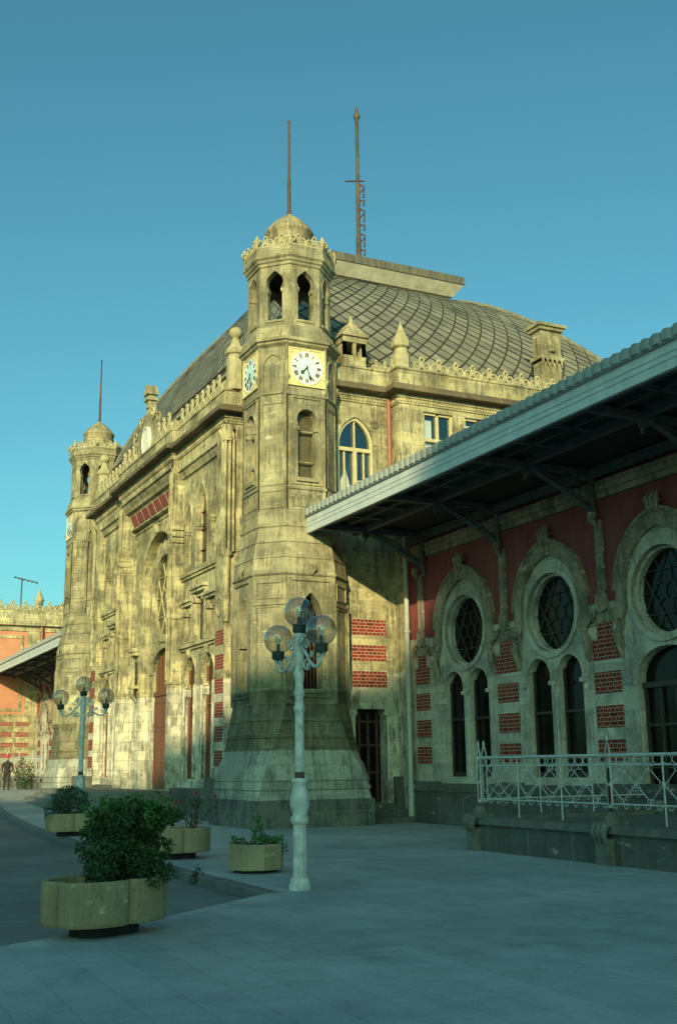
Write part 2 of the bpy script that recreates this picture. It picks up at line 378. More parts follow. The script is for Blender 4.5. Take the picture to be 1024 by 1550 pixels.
mb = MB(); strip(mb, XS, lambda x: kf(x) + 0.22, lambda x: 60.0)
mb.build('pavement', M['paving'], kind='structure')
mb = MB()                                            # forecourt paving near the camera
mb.add([(-14.5, 5.95 + .22, 0), (-14.5, 60, 0), (60, 60, 0), (60, -60, 0), (-9.5, -60, 0)] + [(x, y, 0) for x, y in BL[4:0:-1]] + [(-14.5, 5.95, 0)],
       [tuple(range(10))[::-1]])
mb.build('forecourt', M['paving'], kind='structure')
mb = MB()                                            # kerb
for off0, off1, z0, z1 in ((0, .22, 0, 0),):
    rings = []
    for x in XS:
        z = gz(x); y = kf(x)
        rings.append([(x, y, z - .16), (x, y, z - .015), (x, y + .015, z), (x, y + .22, z)])
    mb.loft(rings, False, False)
mb.build('kerb', M['kerb'], kind='structure')
mb = MB()                                            # roadway: lowered sheet, ramps up to the forecourt edge
xs2 = [-160, -100, -80, -66, -57, -51, -45, -39, -33, -27, -21, -16.5, -14.5]
strip(mb, xs2, lambda x: -60.0, lambda x: kf(x), -0.13, 3)
n = len(mb.v)
ed = [(x, y) for x, y in BL[:5]]
mb.add([(-14.5, 5.95, -.13), (-14.5, -60, -.13), (-9.5, -60, -.004)] + [(x, y, -.004) for x, y in BL[4:0:-1]] + [(-14.2, 5.6, -.02)], [(0, 1, 3), (1, 2, 3), (0, 3, 4), (0, 4, 5), (0, 5, 6), (0, 6, 7)])
mb.build('roadway', M['asphalt'], kind='structure')
mb = MB(); mb.add([(-3000, -3000, -.6), (3000, -3000, -.6), (3000, 3000, -.6), (-3000, 3000, -.6)], [(0, 1, 2, 3)])
mb.build('ground', M['asphalt'], kind='structure')
mb = MB(); mb.add([(-160, -60, .38), (-160, 60, .42), (-900, 60, .42), (-900, -60, .38)], [(0, 1, 2, 3)])
mb.build('far_ground', M['asphalt'], kind='structure')

# ------------------------------------------------------------------ ornament
def spiral(P, cu, cv, r, turns, w, tr, mb, sgn=1, start=-PI / 2, n=16, seg=5):
    pts = []
    for i in range(n + 1):
        t = i / n; a = start + sgn * turns * 2 * PI * t; rr = r * (1 - 0.82 * t)
        pts.append(P(cu + rr * math.cos(a), cv + rr * math.sin(a), w))
    mb.tube(pts, [tr * (1 - 0.4 * i / n) for i in range(n + 1)], seg)
def cresting(mb, P, u0, u1, z, h, pitch, w=0.0):
    n = max(1, round(abs(u1 - u0) / pitch)); p = (u1 - u0) / n
    for i in range(n):
        c = u0 + (i + .5) * p; q = abs(p)
        tr = h * 0.095; rs_ = min(h * .34, q * .24)
        for s in (-1, 1):
            spiral(P, c + s * q * .25, z + rs_ + tr * .4, rs_, 1.35, w, tr, mb, s, -PI / 2)
            mb.tube([P(c + s * q * .5, z + tr * 1.2, w), P(c + s * q * .25, z + tr * .6, w), P(c + s * q * .04, z + h * .28, w), P(c + s * q * .03, z + h * .55, w), P(c + s * q * .13, z + h * .72, w), P(c + s * q * .06, z + h * .9, w), P(c, z + h * .88, w)], [tr, tr, tr, tr * .9, tr * .9, tr * .9, tr * .7], 5)
        mb.tube([P(c + .5 * p, z, w), P(c + .5 * p, z + h * .3, w), P(c + .5 * p, z + h * .42, w)], [tr * .7, tr * 1.7, tr], 5)
        mb.tube([P(c, z + h * .82, w), P(c, z + h * 1.0, w)], [tr * 1.5, tr * .8], 5)
    mb.pbox(P, min(u0, u1), max(u0, u1), z - .02, z + h * .10, w - .03, w + .03)
def pinnacle(name, c, z0, parent, ball=False, h=1.5, r=0.30, post=0.6):
    mb = MB(); x, y = c
    if ball:
        mb.lathe([(r, 0), (r, h * .52), (r * .92, h * .54), (r * 1.18, h * .56), (r * 1.25, h * .60), (r * 1.05, h * .66), (r * .8, h * .67), (r * .42, h * .80), (r * .36, h * .815)], (x, y, z0), 8, False, PI / 8)
        prof = [(r * .3, h * .80)] + [(r * .78 * math.sin(a), h * .90 - h * .095 * math.cos(a)) for a in [PI * k / 8 for k in range(1, 8)]] + [(0.01, h)]
        mb.lathe(prof, (x, y, z0), 14)
    else:
        mb.lathe([(r * 1.1, 0), (r * 1.1, post), (r * .9, post + .02), (r * .8, post + h * .12), (r * 1.15, post + h * .16), (r * 1.2, post + h * .26), (r * .95, post + h * .34), (r * .45, post + h * .52), (0.015, post + h * .72)], (x, y, z0), 8, False, PI / 8)
    return mb.build(name, M['crest'], parent)
def brick_rows(P, u0, u1, tops, parent, w=-.006, h=.49):
    for t in tops:
        MB().pbox(P, u0, u1, t - h, t, w, .02).build('brick_panel', M['brick'], parent)
ROWS = [2.14, 2.90, 3.67, 4.43, 5.20, 5.98]

# ------------------------------------------------------------------ clock tower
def oct_ring(cx, cy, a, c, z):
    k = a - c
    return [(cx + a, cy - k, z), (cx + a, cy + k, z), (cx + k, cy + a, z), (cx - k, cy + a, z), (cx - a, cy + k, z), (cx - a, cy - k, z), (cx - k, cy - a, z), (cx + k, cy - a, z)]
def oct_faces(cx, cy, a, c):
    """(P, half width, is_cardinal) for the 8 faces"""
    k = a - c; out = []
    for i in range(4):
        out.append((FA(cx, cy, a, i * PI / 2), k, True, i))
    ad = (a + k) / math.sqrt(2); hw = c / math.sqrt(2)
    for i in range(4):
        out.append((FA(cx, cy, ad, PI / 4 + i * PI / 2), hw, False, i))
    return out
def oct_stage(mb, cx, cy, lv):
    mb.loft([oct_ring(cx, cy, a, c, z) for z, a, c in lv])
STROKES = {1: 'I', 2: 'II', 3: 'III', 4: 'IIII', 5: 'V', 6: 'VI', 7: 'VII', 8: 'VIII', 9: 'IX', 10: 'X', 11: 'XI', 12: 'XII'}
def clock(parent, P, cv, side, rr):
    f = MB(); hs = side / 2
    f.pbox(P, -hs, hs, cv - hs, cv + hs, -.035, .02)
    f.ring(P, rect(-hs + .04, hs - .04, cv - hs + .04, cv + hs - .04), rect(-hs, hs, cv - hs, cv + hs), -.06, -.03, True)
    for su in (-1, 1):
        for sv in (-1, 1): f.ring(P, circ(su * hs * .83, cv + sv * hs * .83, .03, 10), circ(su * hs * .83, cv + sv * hs * .83, .06, 10), -.05, -.03, True)
    fr = f.build('clock', M['gold'], parent)
    MB().ring(P, circ(0, cv, rr * .99, 40), circ(0, cv, rr * 1.03, 40), -.055, -.03, True).build('dial_rim', M['gold'], fr)
    MB().disc(P, 0, cv, rr, -.042, 48).build('dial', M['dial'], fr)
    MB().disc(P, 0, cv, rr * .56, -.046, 36).build('dial_centre', M['dial_teal'], fr)
    nm = MB()
    def bar(a, r0, r1, o0, o1, th):
        ca, sa = math.cos(a), math.sin(a); q = []
        for r_, o_ in ((r0, o0 - th), (r0, o0 + th), (r1, o1 + th), (r1, o1 - th)):
            q.append(P(r_ * sa + o_ * ca, cv + r_ * ca - o_ * sa, -.05))
        nm.add(q, [(0, 1, 2, 3)])
    r0, r1 = rr * .62, rr * .87
    for k, s in STROKES.items():
        a = 2 * PI * k / 12; wd = {'I': rr * .062, 'V': rr * .11, 'X': rr * .11}
        tot = sum(wd[c] for c in s); o = -tot / 2
        for c in s:
            w_ = wd[c]; m_ = o + w_ / 2
            if c == 'I': bar(a, r0, r1, m_, m_, rr * .022)
            elif c == 'V': bar(a, r0, r1, m_, m_ - w_ * .34, rr * .026); bar(a, r0, r1, m_, m_ + w_ * .34, rr * .014)
            else: bar(a, r0, r1, m_ - w_ * .34, m_ + w_ * .34, rr * .026); bar(a, r0, r1, m_ + w_ * .34, m_ - w_ * .34, rr * .014)
            o += w_
    for k in range(60): bar(2 * PI * k / 60, rr * .91, rr * .94, 0, 0, rr * .006)
    nm.build('numerals', M['numeral'], fr)
    for nme, a, L, th in (('hour_hand', 2 * PI * (7.45 / 12), rr * .54, .030), ('minute_hand', 2 * PI * (27 / 60), rr * .84, .021)):
        h = MB(); ca, sa = math.cos(a), math.sin(a)
        pts = [(-L * .16, th * .8), (L * .55, th * .8), (L * .72, th * 2.4), (L * .86, th * 1.2), (L, 0), (L * .86, -th * 1.2), (L * .72, -th * 2.4), (L * .55, -th * .8), (-L * .16, -th * .8)]
        q = [(r_ * sa + o_ * ca, cv + r_ * ca - o_ * sa) for r_, o_ in pts]
        ww = -.062 if nme[0] == 'h' else -.072
        h.panel(P, q, w=ww); h.loft([[P(u, v, ww) for u, v in q], [P(u, v, ww + .006) for u, v in q]])
        h.build(nme, M['numeral'], fr)

def clock_tower(cx, cy, label, both=True):
    T = empty('clock_tower', (cx, cy, 0), label, 'clock tower', 'clock towers of the station')
    # base with broached corners
    b = MB()
    oct_stage(b, cx, cy, [(-.2, 1.82, .04), (.72, 1.82, .04), (.74, 1.76, .06), (.98, 1.72, .10), (1.02, 1.76, .11), (1.08, 1.76, .12), (1.1, 1.73, .14), (1.22, 1.72, .16), (1.24, 1.75, .16), (1.40, 1.74, .2),
                              (1.43, 1.71, .22), (1.66, 1.69, .28), (1.68, 1.67, .28), (1.85, 1.62, .35), (2.06, 1.585, .42), (2.09, 1.61, .42), (2.12, 1.61, .42), (2.14, 1.58, .42), (2.38, 1.565, .5), (2.41, 1.59, .5), (2.43, 1.55, .5), (2.84, 1.54, .62), (2.87, 1.565, .64), (2.91, 1.54, .66), (3.32, 1.49, .70)])
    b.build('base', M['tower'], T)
    # lower shaft with framed panels and pointed windows
    a, c = 1.5, .725; z0, z1 = 3.32, 6.98
    s = MB()
    for P, hw, card, i in oct_faces(cx, cy, a, c):
        gl = MB(); fr = MB(); iron = MB()
        if card:
            hole = pointed(0, .36, 3.75, 5.75, 6.5)
            s.panel(P, rect(-hw, hw, z0, z1), [hole], [.45])
            gl.panel(P, hole, w=.42)
            fr.ring(P, rect(-.58, .58, 3.6, 6.82), rect(-.66, .66, 3.52, 6.90), -.05, .01, True)
            fr.pbox(P, -.42, .42, 3.62, 3.75, -.07, .3)
            fr.pbox(P, -.37, -.24, 5.0, 5.08, .02, .4); fr.pbox(P, .24, .37, 5.0, 5.08, .02, .4)
            for u in (-.22, -.11, 0, .11, .22): iron.tube([P(u, 3.76, .3), P(u, 6.15, .3)], .012, 5)
            fr.pbox(P, -hw - .01, -hw + .1, z0, 6.3, -.06, .02); fr.pbox(P, hw - .1, hw + .01, z0, 6.3, -.06, .02)
            # leaf ornament above
            for k in (-1, 0, 1):
                fr.tube([P(0, 7.0, -.05), P(k * .10, 7.16, -.12), P(k * .16, 7.30, -.04)], [.03, .05, .02], 5)
        else:
            s.panel(P, rect(-hw, hw, z0, z1))
            fr.ring(P, rect(-hw + .14, hw - .14, 3.75, 6.05), rect(-hw + .1, hw - .1, 3.7, 6.1), -.03, .01, True)
            fr.ring(P, rect(-hw + .14, hw - .14, 6.35, 6.75), rect(-hw + .1, hw - .1, 6.3, 6.8), -.03, .01, True)
            fr.pbox(P, -hw - .02, hw + .02, 6.12, 6.2, -.05, .02)
        if card:
            wn_ = gl.build('window', M['dglass'], T); fr.build('moulding', M['tower'], wn_); iron.build('grille', M['rust'], wn_)
        else: fr.build('panel_moulding', M['tower'], T)
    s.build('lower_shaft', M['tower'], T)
    # stepped transition
    t = MB()
    oct_stage(t, cx, cy, [(6.98, 1.53, .745), (7.02, 1.56, .755), (7.06, 1.52, .74), (7.48, 1.475, .72), (7.50, 1.50, .73), (7.54, 1.46, .71), (7.95, 1.385, .67), (7.97, 1.41, .68), (8.01, 1.375, .67), (8.42, 1.31, .63), (8.45, 1.345, .65), (8.50, 1.345, .65), (8.53, 1.30, .635), (8.95, 1.29, .63)])
    t.build('transition', M['tower'], T)
    # upper shaft
    a, c = 1.27, .635; z0, z1 = 8.95, 14.1
    s = MB()
    for P, hw, card, i in oct_faces(cx, cy, a, c):
        gl = MB(); fr = MB(); bars = MB()
        if card:
            hole = horseshoe(0, .33, 11.72, .28, 9.95)
            s.panel(P, rect(-hw, hw, z0, z1), [hole], [.3])
            gl.panel(P, hole, w=.27)
            fr.ring(P, scale2(horseshoe_arc(0, .33, 11.72, .28), 0, 11.72, 1.0), scale2(horseshoe_arc(0, .33, 11.72, .28), 0, 11.72, 1.2), -.04, .01)
            fr.ring(P, rect(-.46, .46, 9.78, 12.38), rect(-.52, .52, 9.72, 12.44), -.04, .01, True)
            for sg in (-1, 1): fr.pbox(P, sg * .30 - .05, sg * .30 + .05, 11.38, 11.5, -.05, .25)
            bars.ring(P, rect(-.25, .25, 10.46, 11.36), rect(-.27, .27, 10.42, 11.41), .1, .14, True)
            fr.pbox(P, -.34, .34, 9.82, 9.93, -.08, .2)
            fr.pbox(P, -hw, hw, 9.58, 9.66, -.04, .02)
            for k in range(4):      # blind arcade
                u = -.36 + k * .24
                fr.ring(P, pointed(u, .06, 9.08, 9.32, 9.42, 4), pointed(u, .09, 9.05, 9.34, 9.49, 4), -.03, .01, True)
            fr.pbox(P, -hw, hw, 12.46, 12.54, -.05, .02)
        else:
            s.panel(P, rect(-hw, hw, z0, z1))
            fr.ring(P, rect(-hw + .12, hw - .12, 9.75, 12.2), rect(-hw + .08, hw - .08, 9.70, 12.25), -.03, .01, True)
            fr.ring(P, rect(-hw + .12, hw - .12, 9.05, 9.5), rect(-hw + .08, hw - .08, 9.0, 9.55), -.03, .01, True)
            fr.ring(P, pointed(0, hw - .15, 12.55, 13.35, 13.75, 6), pointed(0, hw - .09, 12.5, 13.37, 13.84, 6), -.05, .01, True)
        for sg in (-1, 1):          # corner rolls
            fr.tube([P(sg * hw, z0, 0), P(sg * hw, 12.5, 0)], .03, 6)
            fr.tube([P(sg * hw, 12.6, 0), P(sg * hw, 12.9, -.03), P(sg * hw, 13.02, -.05), P(sg * hw, 13.1, 0), P(sg * hw, 14.05, 0)], [.03, .05, .09, .05, .05], 6)
        if card:
            wn_ = gl.build('window', M['amber'], T); fr.build('moulding', M['tower'], wn_); bars.build('window_bars', M['tower'], wn_)
        else: fr.build('panel_moulding', M['tower'], T)
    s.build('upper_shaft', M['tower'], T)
    if both: clock(T, FA(cx, cy, a, 0), 13.36, 1.2, .54)
    clock(T, FA(cx, cy, a, -PI / 2), 13.36, 1.2, .54)
    # cornice under belfry
    t = MB()
    oct_stage(t, cx, cy, [(14.0, 1.27, .635), (14.08, 1.36, .66), (14.14, 1.36, .66), (14.17, 1.42, .68), (14.26, 1.42, .68), (14.3, 1.36, .70), (14.42, 1.36, .72), (14.66, 1.27, .74), (14.72, 1.27, .74), (14.74, 1.20, .70), (14.8, 1.19, .70), (14.8, .2, .1)])
    t.build('belfry_sill', M['tower'], T)
    # belfry
    a = 1.2; c = a - a * .4142; z0, z1 = 14.8, 16.72
    s = MB()
    for P, hw, card, i in oct_faces(cx, cy, a, c):
        hole = horseshoe(0, .285, 16.17, .235, 14.93, 14, .1)
        s.panel(P, rect(-hw, hw, z0, z1), [hole], [.2])
        hi = (a - .2) * .4142
        s.panel(P, rect(-hi, hi, z0, z1), [hole], [0], .2)
        s.ring(P, horseshoe_arc(0, .285, 16.17, .235, 14, .1), [(u * 1.14, 16.17 + (v - 16.17) * 1.14) for u, v in horseshoe_arc(0, .285, 16.17, .235, 14, .1)], -.03, .01)
        for sg in (-1, 1):
            s.pbox(P, sg * .235 - .03, sg * .235 + .03, 15.84, 15.98, -.03, .18)
        s.pbox(P, -.3, .3, 14.86, 14.93, -.04, .2)
    s.build('belfry', M['tower'], T)
    t = MB()
    oct_stage(t, cx, cy, [(16.7, 1.0, .59), (16.7, 1.2, .703), (16.72, 1.24, .726), (16.80, 1.25, .73), (16.84, 1.30, .76), (16.90, 1.31, .77), (16.96, 1.37, .80), (17.04, 1.37, .80), (17.06, 1.335, .78), (17.30, 1.335, .78), (17.34, 1.30, .76), (17.36, .6, .35)])
    t.build('cornice', M['tower'], T)
    for P, hw, card, i in oct_faces(cx, cy, 1.31, .767):
        t = MB()
        cresting(t, P, -hw, hw, 17.33, .38, .54)
        t.tube([P(hw, 17.3, 0), P(hw, 17.6, -.02), P(hw, 17.74, 0)], [.05, .07, .03], 6)
        for sg in (-1, 1): spiral(P, hw + sg * .1, 17.5, .1, 1.2, -.01, .035, t, sg, n=10)
        t.build('cresting', M['crest'], T)
    t = MB()
    t.lathe([(.80, 17.3), (.76, 17.42), (.74, 17.5), (.735, 18.22), (.77, 18.25), (.785, 18.31), (.76, 18.36), (.73, 18.38), (.66, 18.50), (.46, 18.72), (.24, 18.89), (.12, 18.95), (.10, 19.0), (.06, 19.03)], (cx, cy, 0), 24)
    t.build('dome', M['tower_dome'], T)
    t = MB(); t.lathe([(.07, 18.98), (.075, 19.1), (.06, 19.15), (.055, 20.3), (.04, 20.34), (.032, 22.3), (.045, 22.33), (.04, 22.4), (.01, 22.42)], (cx, cy, 0), 10)
    t.build('mast', M['mast'], T)
    return T
M['tower_dome'] = stone_mat('rust_stained_dome', (0.24, 0.21, 0.13), (0.50, 0.42, 0.24), 0.7, joints=(3, 3), mfac=0.0)
clock_tower(-30.5, 13.25, 'weathered octagonal stone clock tower rising beside the right-hand platform canopy')
clock_tower(-55.0, 13.25, 'matching octagonal clock tower at the far left end of the main facade', False)

# ------------------------------------------------------------------ main hall
CX = -42.77
H = empty('station_hall', (CX, 21.3, 0), 'tall yellow stone station hall with curved slate roof between the two clock towers', 'station building')
FYW, RY, PY, AY = 12.45, 12.70, 12.25, 12.92
def mirror(u, s): return u if s > 0 else 2 * CX - u
walls = MB(); trim = MB(); panes = MB(); wood = MB(); grille = MB(); dark = MB()
P0 = FX(FYW); PR = FX(RY); PP = FX(PY); PA = FX(AY)
# cores behind the facade
core = MB(); core.box(-55.2, -31.6, 14.4, 30.0, -.3, 13.9)
core.build('hall_core', M['black'], H)
for s in (1, -1):
    m_ = lambda u: mirror(u, s)
    def rc(u0, u1, v0, v1): a_, b_ = sorted((m_(u0), m_(u1))); return rect(a_, b_, v0, v1)
    def mb_box(mbx, P, u0, u1, v0, v1, w0, w1):
        a_, b_ = sorted((m_(u0), m_(u1))); mbx.pbox(P, a_, b_, v0, v1, w0, w1)
    # corner pilaster, its return to the tower, wall over the recess
    walls.panel(P0, rc(-34.85, -33.95, .0, 13.0))
    xr = m_(-33.95); walls.add([(xr, FYW, 0), (xr, 13.3, 0), (xr, 13.3, 13.0), (xr, FYW, 13.0)], [(0, 1, 2, 3)])
    walls.panel(P0, rc(-39.1, -34.85, 12.46, 13.0))
    # splayed hood down to the recess wall
    a_, b_ = m_(-39.1), m_(-34.85)
    prof = [(12.46, FYW), (12.40, FYW - .03), (12.36, FYW + .05), (12.18, RY - .12), (12.14, RY - .12), (12.10, RY - .03), (12.0, RY)]
    trim.loft([[(a_, y, z) for z, y in prof], [(b_, y, z) for z, y in prof]], closed=False)
    for e in (a_, b_): walls.add([(e, FYW, .0), (e, RY + .02, .0), (e, RY + .02, 12.5), (e, FYW, 12.5)], [(0, 1, 2, 3)])
    # recess wall with its windows
    c = m_(-37.1)
    h1 = pointed(c, .60, 8.62, 10.35, 11.58, 8)
    h2 = pointed(m_(-38.5), .38, 8.75, 10.35, 11.15, 7); h3 = pointed(m_(-35.7), .38, 8.75, 10.35, 11.15, 7)
    q1 = rect(c - .5, c + .5, 5.95, 7.5); q2 = rect(m_(-38.3) - .33, m_(-38.3) + .33, 5.95, 7.12); q3 = rect(m_(-35.8) - .33, m_(-35.8) + .33, 5.95, 7.12)
    l1 = horseshoe(m_(-38.02), .58, 4.78, .54, 1.25, 16, .14); l2 = horseshoe(m_(-36.12), .58, 4.78, .54, 1.25, 16, .14)
    hs = [h1, h2, h3, q1, q2, q3, l1, l2]
    walls.panel(PR, rc(-39.1, -34.85, .0, 12.1), hs, [.28, .25, .25, .2, .18, .18, .22, .22])
    wobs = []
    for hh, d in zip(hs, [.27, .24, .24, .19, .17, .17, .21, .21]): wobs.append(MB().panel(PR, hh, w=d).build('window', M['facade_glass'], H))
    main_trim, main_wood = trim, wood
    for cu in (m_(-38.5), c, m_(-35.7)):        # impost blocks in the upper lancets
        trim = MB(); wo_ = wobs[0 if cu == c else (1 if cu == m_(-38.5) else 2)]
        hw_ = .60 if cu == c else .38
        for sg in (-1, 1): trim.pbox(PR, cu + sg * hw_ - .07 * (sg > 0) - .0, cu + sg * hw_ + .07 * (sg < 0), 10.1, 10.2, -.02, .24); trim.pbox(PR, cu + sg * hw_ - .05 * (sg > 0), cu + sg * hw_ + .05 * (sg < 0), 9.98, 10.08, -.01, .24)
        trim.ring(PR, arc_pointed(cu, hw_, 10.35, 11.58 if cu == c else 11.15), arc_pointed(cu, hw_ + .07, 10.3, 11.75 if cu == c else 11.3), -.03, .01)
        trim.build('moulding', M['stone'], wo_)
    trim = main_trim; wood = MB()
    for z in (9.2, 9.95, 10.6): wood.pbox(PR, c - .6, c + .6, z, z + .04, .2, .26)
    wood.pbox(PR, c - .03, c + .03, 8.6, 11.3, .2, .26)
    wood.build('glazing_bars', M['wood'], wobs[0])
    mb_box(trim, PR, -39.1, -34.85, 8.36, 8.48, -.14, .02); mb_box(trim, PR, -39.1, -34.85, 8.26, 8.34, -.08, .02)
    mb_box(trim, PR, -39.1, -34.85, 5.78, 5.90, -.14, .02); mb_box(trim, PR, -39.1, -34.85, 5.68, 5.76, -.07, .02)
    for kk, (cu, hw_, zt) in enumerate(((c, .5, 7.5), (m_(-38.3), .33, 7.12), (m_(-35.8), .33, 7.12))):
        trim = MB()
        trim.pbox(PR, cu - hw_ - .26, cu + hw_ + .26, zt + .26, zt + .36, -.20, .02); trim.pbox(PR, cu - hw_ - .18, cu + hw_ + .18, zt + .14, zt + .25, -.13, .02)
        for sg in (-1, 1):
            trim.pbox(PR, cu + sg * (hw_ + .08) - .07, cu + sg * (hw_ + .08) + .07, 5.95, zt + .14, -.06, .02)
            trim.pbox(PR, cu + sg * (hw_ + .0) - .1, cu + sg * (hw_ + .0) + .1, zt - .2, zt - .02, -.11, .17)
        trim.build('hood_and_frame', M['stone'], wobs[3 + kk])
    for kk, cu in enumerate((m_(-38.02), m_(-36.12))):
        trim = MB(); wood = MB()
        trim.ring(PR, horseshoe_arc(cu, .58, 4.78, .54, 16, .14), [(cu + (u - cu) * 1.13, 4.78 + (v - 4.78) * 1.13) for u, v in horseshoe_arc(cu, .58, 4.78, .54, 16, .14)], -.035, .01)
        trim.tube([PR(cu, 5.42, -.05), PR(cu, 5.62, -.10), PR(cu, 5.70, -.02)], [.05, .09, .03], 6)
        for sg in (-1, 1):
            mbp = lambda u0, u1, v0, v1, w0, w1: trim.pbox(PR, min(u0, u1), max(u0, u1), v0, v1, w0, w1)
            mbp(cu + sg * .54, cu + sg * .42, 4.36, 4.48, -.03, .2); mbp(cu + sg * .54, cu + sg * .46, 4.05, 4.34, -.01, .2)
            trim.tube([PR(cu + sg * .56, 1.3, -.03), PR(cu + sg * .56, 4.36, -.03)], .06, 8)
        wood.pbox(PR, cu - .54, cu - .48, 1.25, 5.0, .13, .2); wood.pbox(PR, cu + .48, cu + .54, 1.25, 5.0, .13, .2); wood.pbox(PR, cu - .03, cu + .03, 1.25, 5.3, .15, .2)
        wood.pbox(PR, cu - .5, cu + .5, 1.25, 2.95, .16, .2)
        for z in (2.95, 3.7, 4.4): wood.pbox(PR, cu - .54, cu + .54, z, z + .05, .14, .2)
        trim.build('arch_moulding', M['stone'], wobs[6 + kk]); wood.build('joinery', M['wood'], wobs[6 + kk])
    trim = main_trim; wood = main_wood
    mb_box(trim, PR, -39.1, -34.85, .95, 1.22, -.12, .02)
    # plinth
    dark = MB(); mb_box(dark, PR, -39.1, -34.85, -.3, .93, -.35, .02); mb_box(dark, P0, -34.85, -31.5, -.3, .80, -.42, .02); mb_box(dark, P0, -34.85, -31.5, .80, 1.3, -.30, .02)
    mb_box(trim, P0, -34.85, -33.9, 1.3, 1.62, -.10, .02)
    dark.build('plinth', M['plinth'], H)
    brick_rows(P0, min(m_(-34.78), m_(-34.0)), max(m_(-34.78), m_(-34.0)), ROWS, H)
    # corner: clustered colonettes with capital
    cc = m_(-33.95); trim = MB()
    for k, (dx, dy) in enumerate(((-.20, -.05), (-.07, -.07), (.06, -.04), (.09, .10), (.09, .24))):
        trim.lathe([(.055, 8.5), (.05, 12.35)], (cc + dx * s, FYW + dy, 0), 8)
        trim.tube([(cc + dx * s, FYW + dy, 12.3), (cc + dx * s * 1.15, FYW + dy - .05, 12.5), (cc + dx * s * 1.4, FYW + dy - .12, 12.66)], [.05, .07, .03], 6)
    trim.lathe([(.15, 8.33), (.22, 8.42), (.2, 8.48), (.17, 8.56)], (cc, FYW + .05, 0), 8)
    trim.lathe([(.18, 12.25), (.2, 12.32), (.17, 12.36), (.19, 12.5), (.23, 12.62), (.25, 12.72), (.2, 12.8)], (cc, FYW + .05, 0), 8)
    trim.lathe([(.11, 6.2), (.13, 8.34)], (cc, FYW + .05, 0), 8)
    trim.build('corner_colonettes', M['stone'], H); trim = main_trim
    trim.ring(P0, circ(m_(-34.4), 6.75, .26, 14), circ(m_(-34.4), 6.75, .34, 14), -.05, .01, True)
    # portal pier
    mb_box(walls, PP, -39.35, -39.08, .3, 13.0, 0, 1.0)
    for z, d in ((9.72, .06), (9.95, .10), (10.2, .06)):
        a1, a2 = sorted((m_(-39.4), m_(-39.0))); trim.pbox(PP, a1, a2, z, z + .12, -d * .6, .42)
    for z in (4.55, 6.9): a1, a2 = sorted((m_(-39.38), m_(-39.03))); trim.pbox(PP, a1, a2, z, z + .1, -.04, .42)
    trim.tube([PP(m_(-39.35), 4.7, -.02), PP(m_(-39.35), 12.4, -.02)], .05, 6); trim.tube([PP(m_(-39.08), 4.7, -.02), PP(m_(-39.08), 12.4, -.02)], .05, 6)
    # little aedicule niche on the inner jamb
    xa = m_(-40.0); trim = MB()
    trim.pbox(PA, xa - .32, xa + .32, 6.3, 6.45, -.32, .02); trim.pbox(PA, xa - .26, xa + .26, 6.15, 6.3, -.25, .02)
    for k in (-.22, -.07, .07, .22):
        trim.tube([PA(xa + k, 6.0, -.2), PA(xa + k, 4.9, -.2)], .045, 6); trim.tube([PA(xa + k, 4.9, -.2), PA(xa + k, 4.6, -.26), PA(xa + k, 4.25, -.05)], [.06, .07, .01], 6)
    trim.pbox(PA, xa - .3, xa + .3, 4.8, 4.92, -.3, .02)
    trim.build('niche_bracket', M['stone'], H); trim = main_trim
    trim.build('section_moulding', M['stone'], H); trim = MB()
# portal
oh = pointed(CX, 2.3, .3, 8.6, 10.85, 14)
walls.panel(PA, rect(-46.46, -39.08, .2, 11.7), [oh], [.34])
walls.panel(PP, rect(-46.46, -39.08, 12.62, 13.0))
prof = [(12.64, PY - .04), (12.60, PY - .1), (12.54, PY - .1), (12.52, PY - .02), (12.46, PY), (12.30, PY + .12), (12.22, PY + .16), (12.18, PY + .3), (11.62, PY + .55), (11.58, PY + .42), (11.50, PY + .42), (11.46, AY - .06), (11.34, AY - .06), (11.30, AY)]
trim.loft([[(-46.2, y, z) for z, y in prof], [(-39.35, y, z) for z, y in prof]], closed=False)
for k in range(8):                       # painted brick panels on the sloping frieze
    x0 = -46.0 + k * .82
    q = [(x0, PY + .335, 12.09), (x0 + .66, PY + .335, 12.09), (x0 + .66, PY + .515, 11.68), (x0, PY + .515, 11.68)]
    MB().loft([[(a_[0], a_[1] - .02, a_[2] - .006) for a_ in q], q], cap0=True).build('frieze_panel', M['stucco'], H)
trim.ring(PA, arc_pointed(CX, 2.3, 8.6, 10.85, 14), arc_pointed(CX, 2.48, 8.6, 11.1, 14), -.06, .01)
trim.tube([PA(CX, 10.85, -.1), PA(CX, 11.1, -.18), PA(CX, 11.25, -.05)], [.1, .14, .05], 6)
for z in (5.6, 6.6, 7.6, 8.6): 
    for sg in (-1, 1): trim.pbox(PA, CX + sg * 2.3 - (.012 if sg > 0 else 0), CX + sg * 2.3 + (.012 if sg < 0 else 0), z, z + .5, .03, .33)
PI_ = FX(AY + .34)
rose = circ(CX, 8.35, 1.62, 40)
dw = [(CX - 1.65, .8), (CX + 1.65, .8), (CX + 1.65, 5.3)] + [(CX + 1.65 * math.cos(t), 5.3 + .95 * math.sin(t)) for t in [PI * k / 14 for k in range(1, 14)]] + [(CX - 1.65, 5.3)]
walls.panel(PI_, rect(CX - 2.4, CX + 2.4, .5, 11.0), [rose, dw], [.12, .14])
trim.ring(PI_, rose, scale2(rose, CX, 8.35, 1.16), -.12, .01, True)
trim.ring(PI_, dw[2:], [(CX + (u - CX) * 1.16, 5.3 + (v - 5.3) * 1.2) for u, v in dw[2:]], -.08, .01)
MB().panel(PI_, rose, w=.11).build('rose_window', M['amber'], H)
tr = MB()
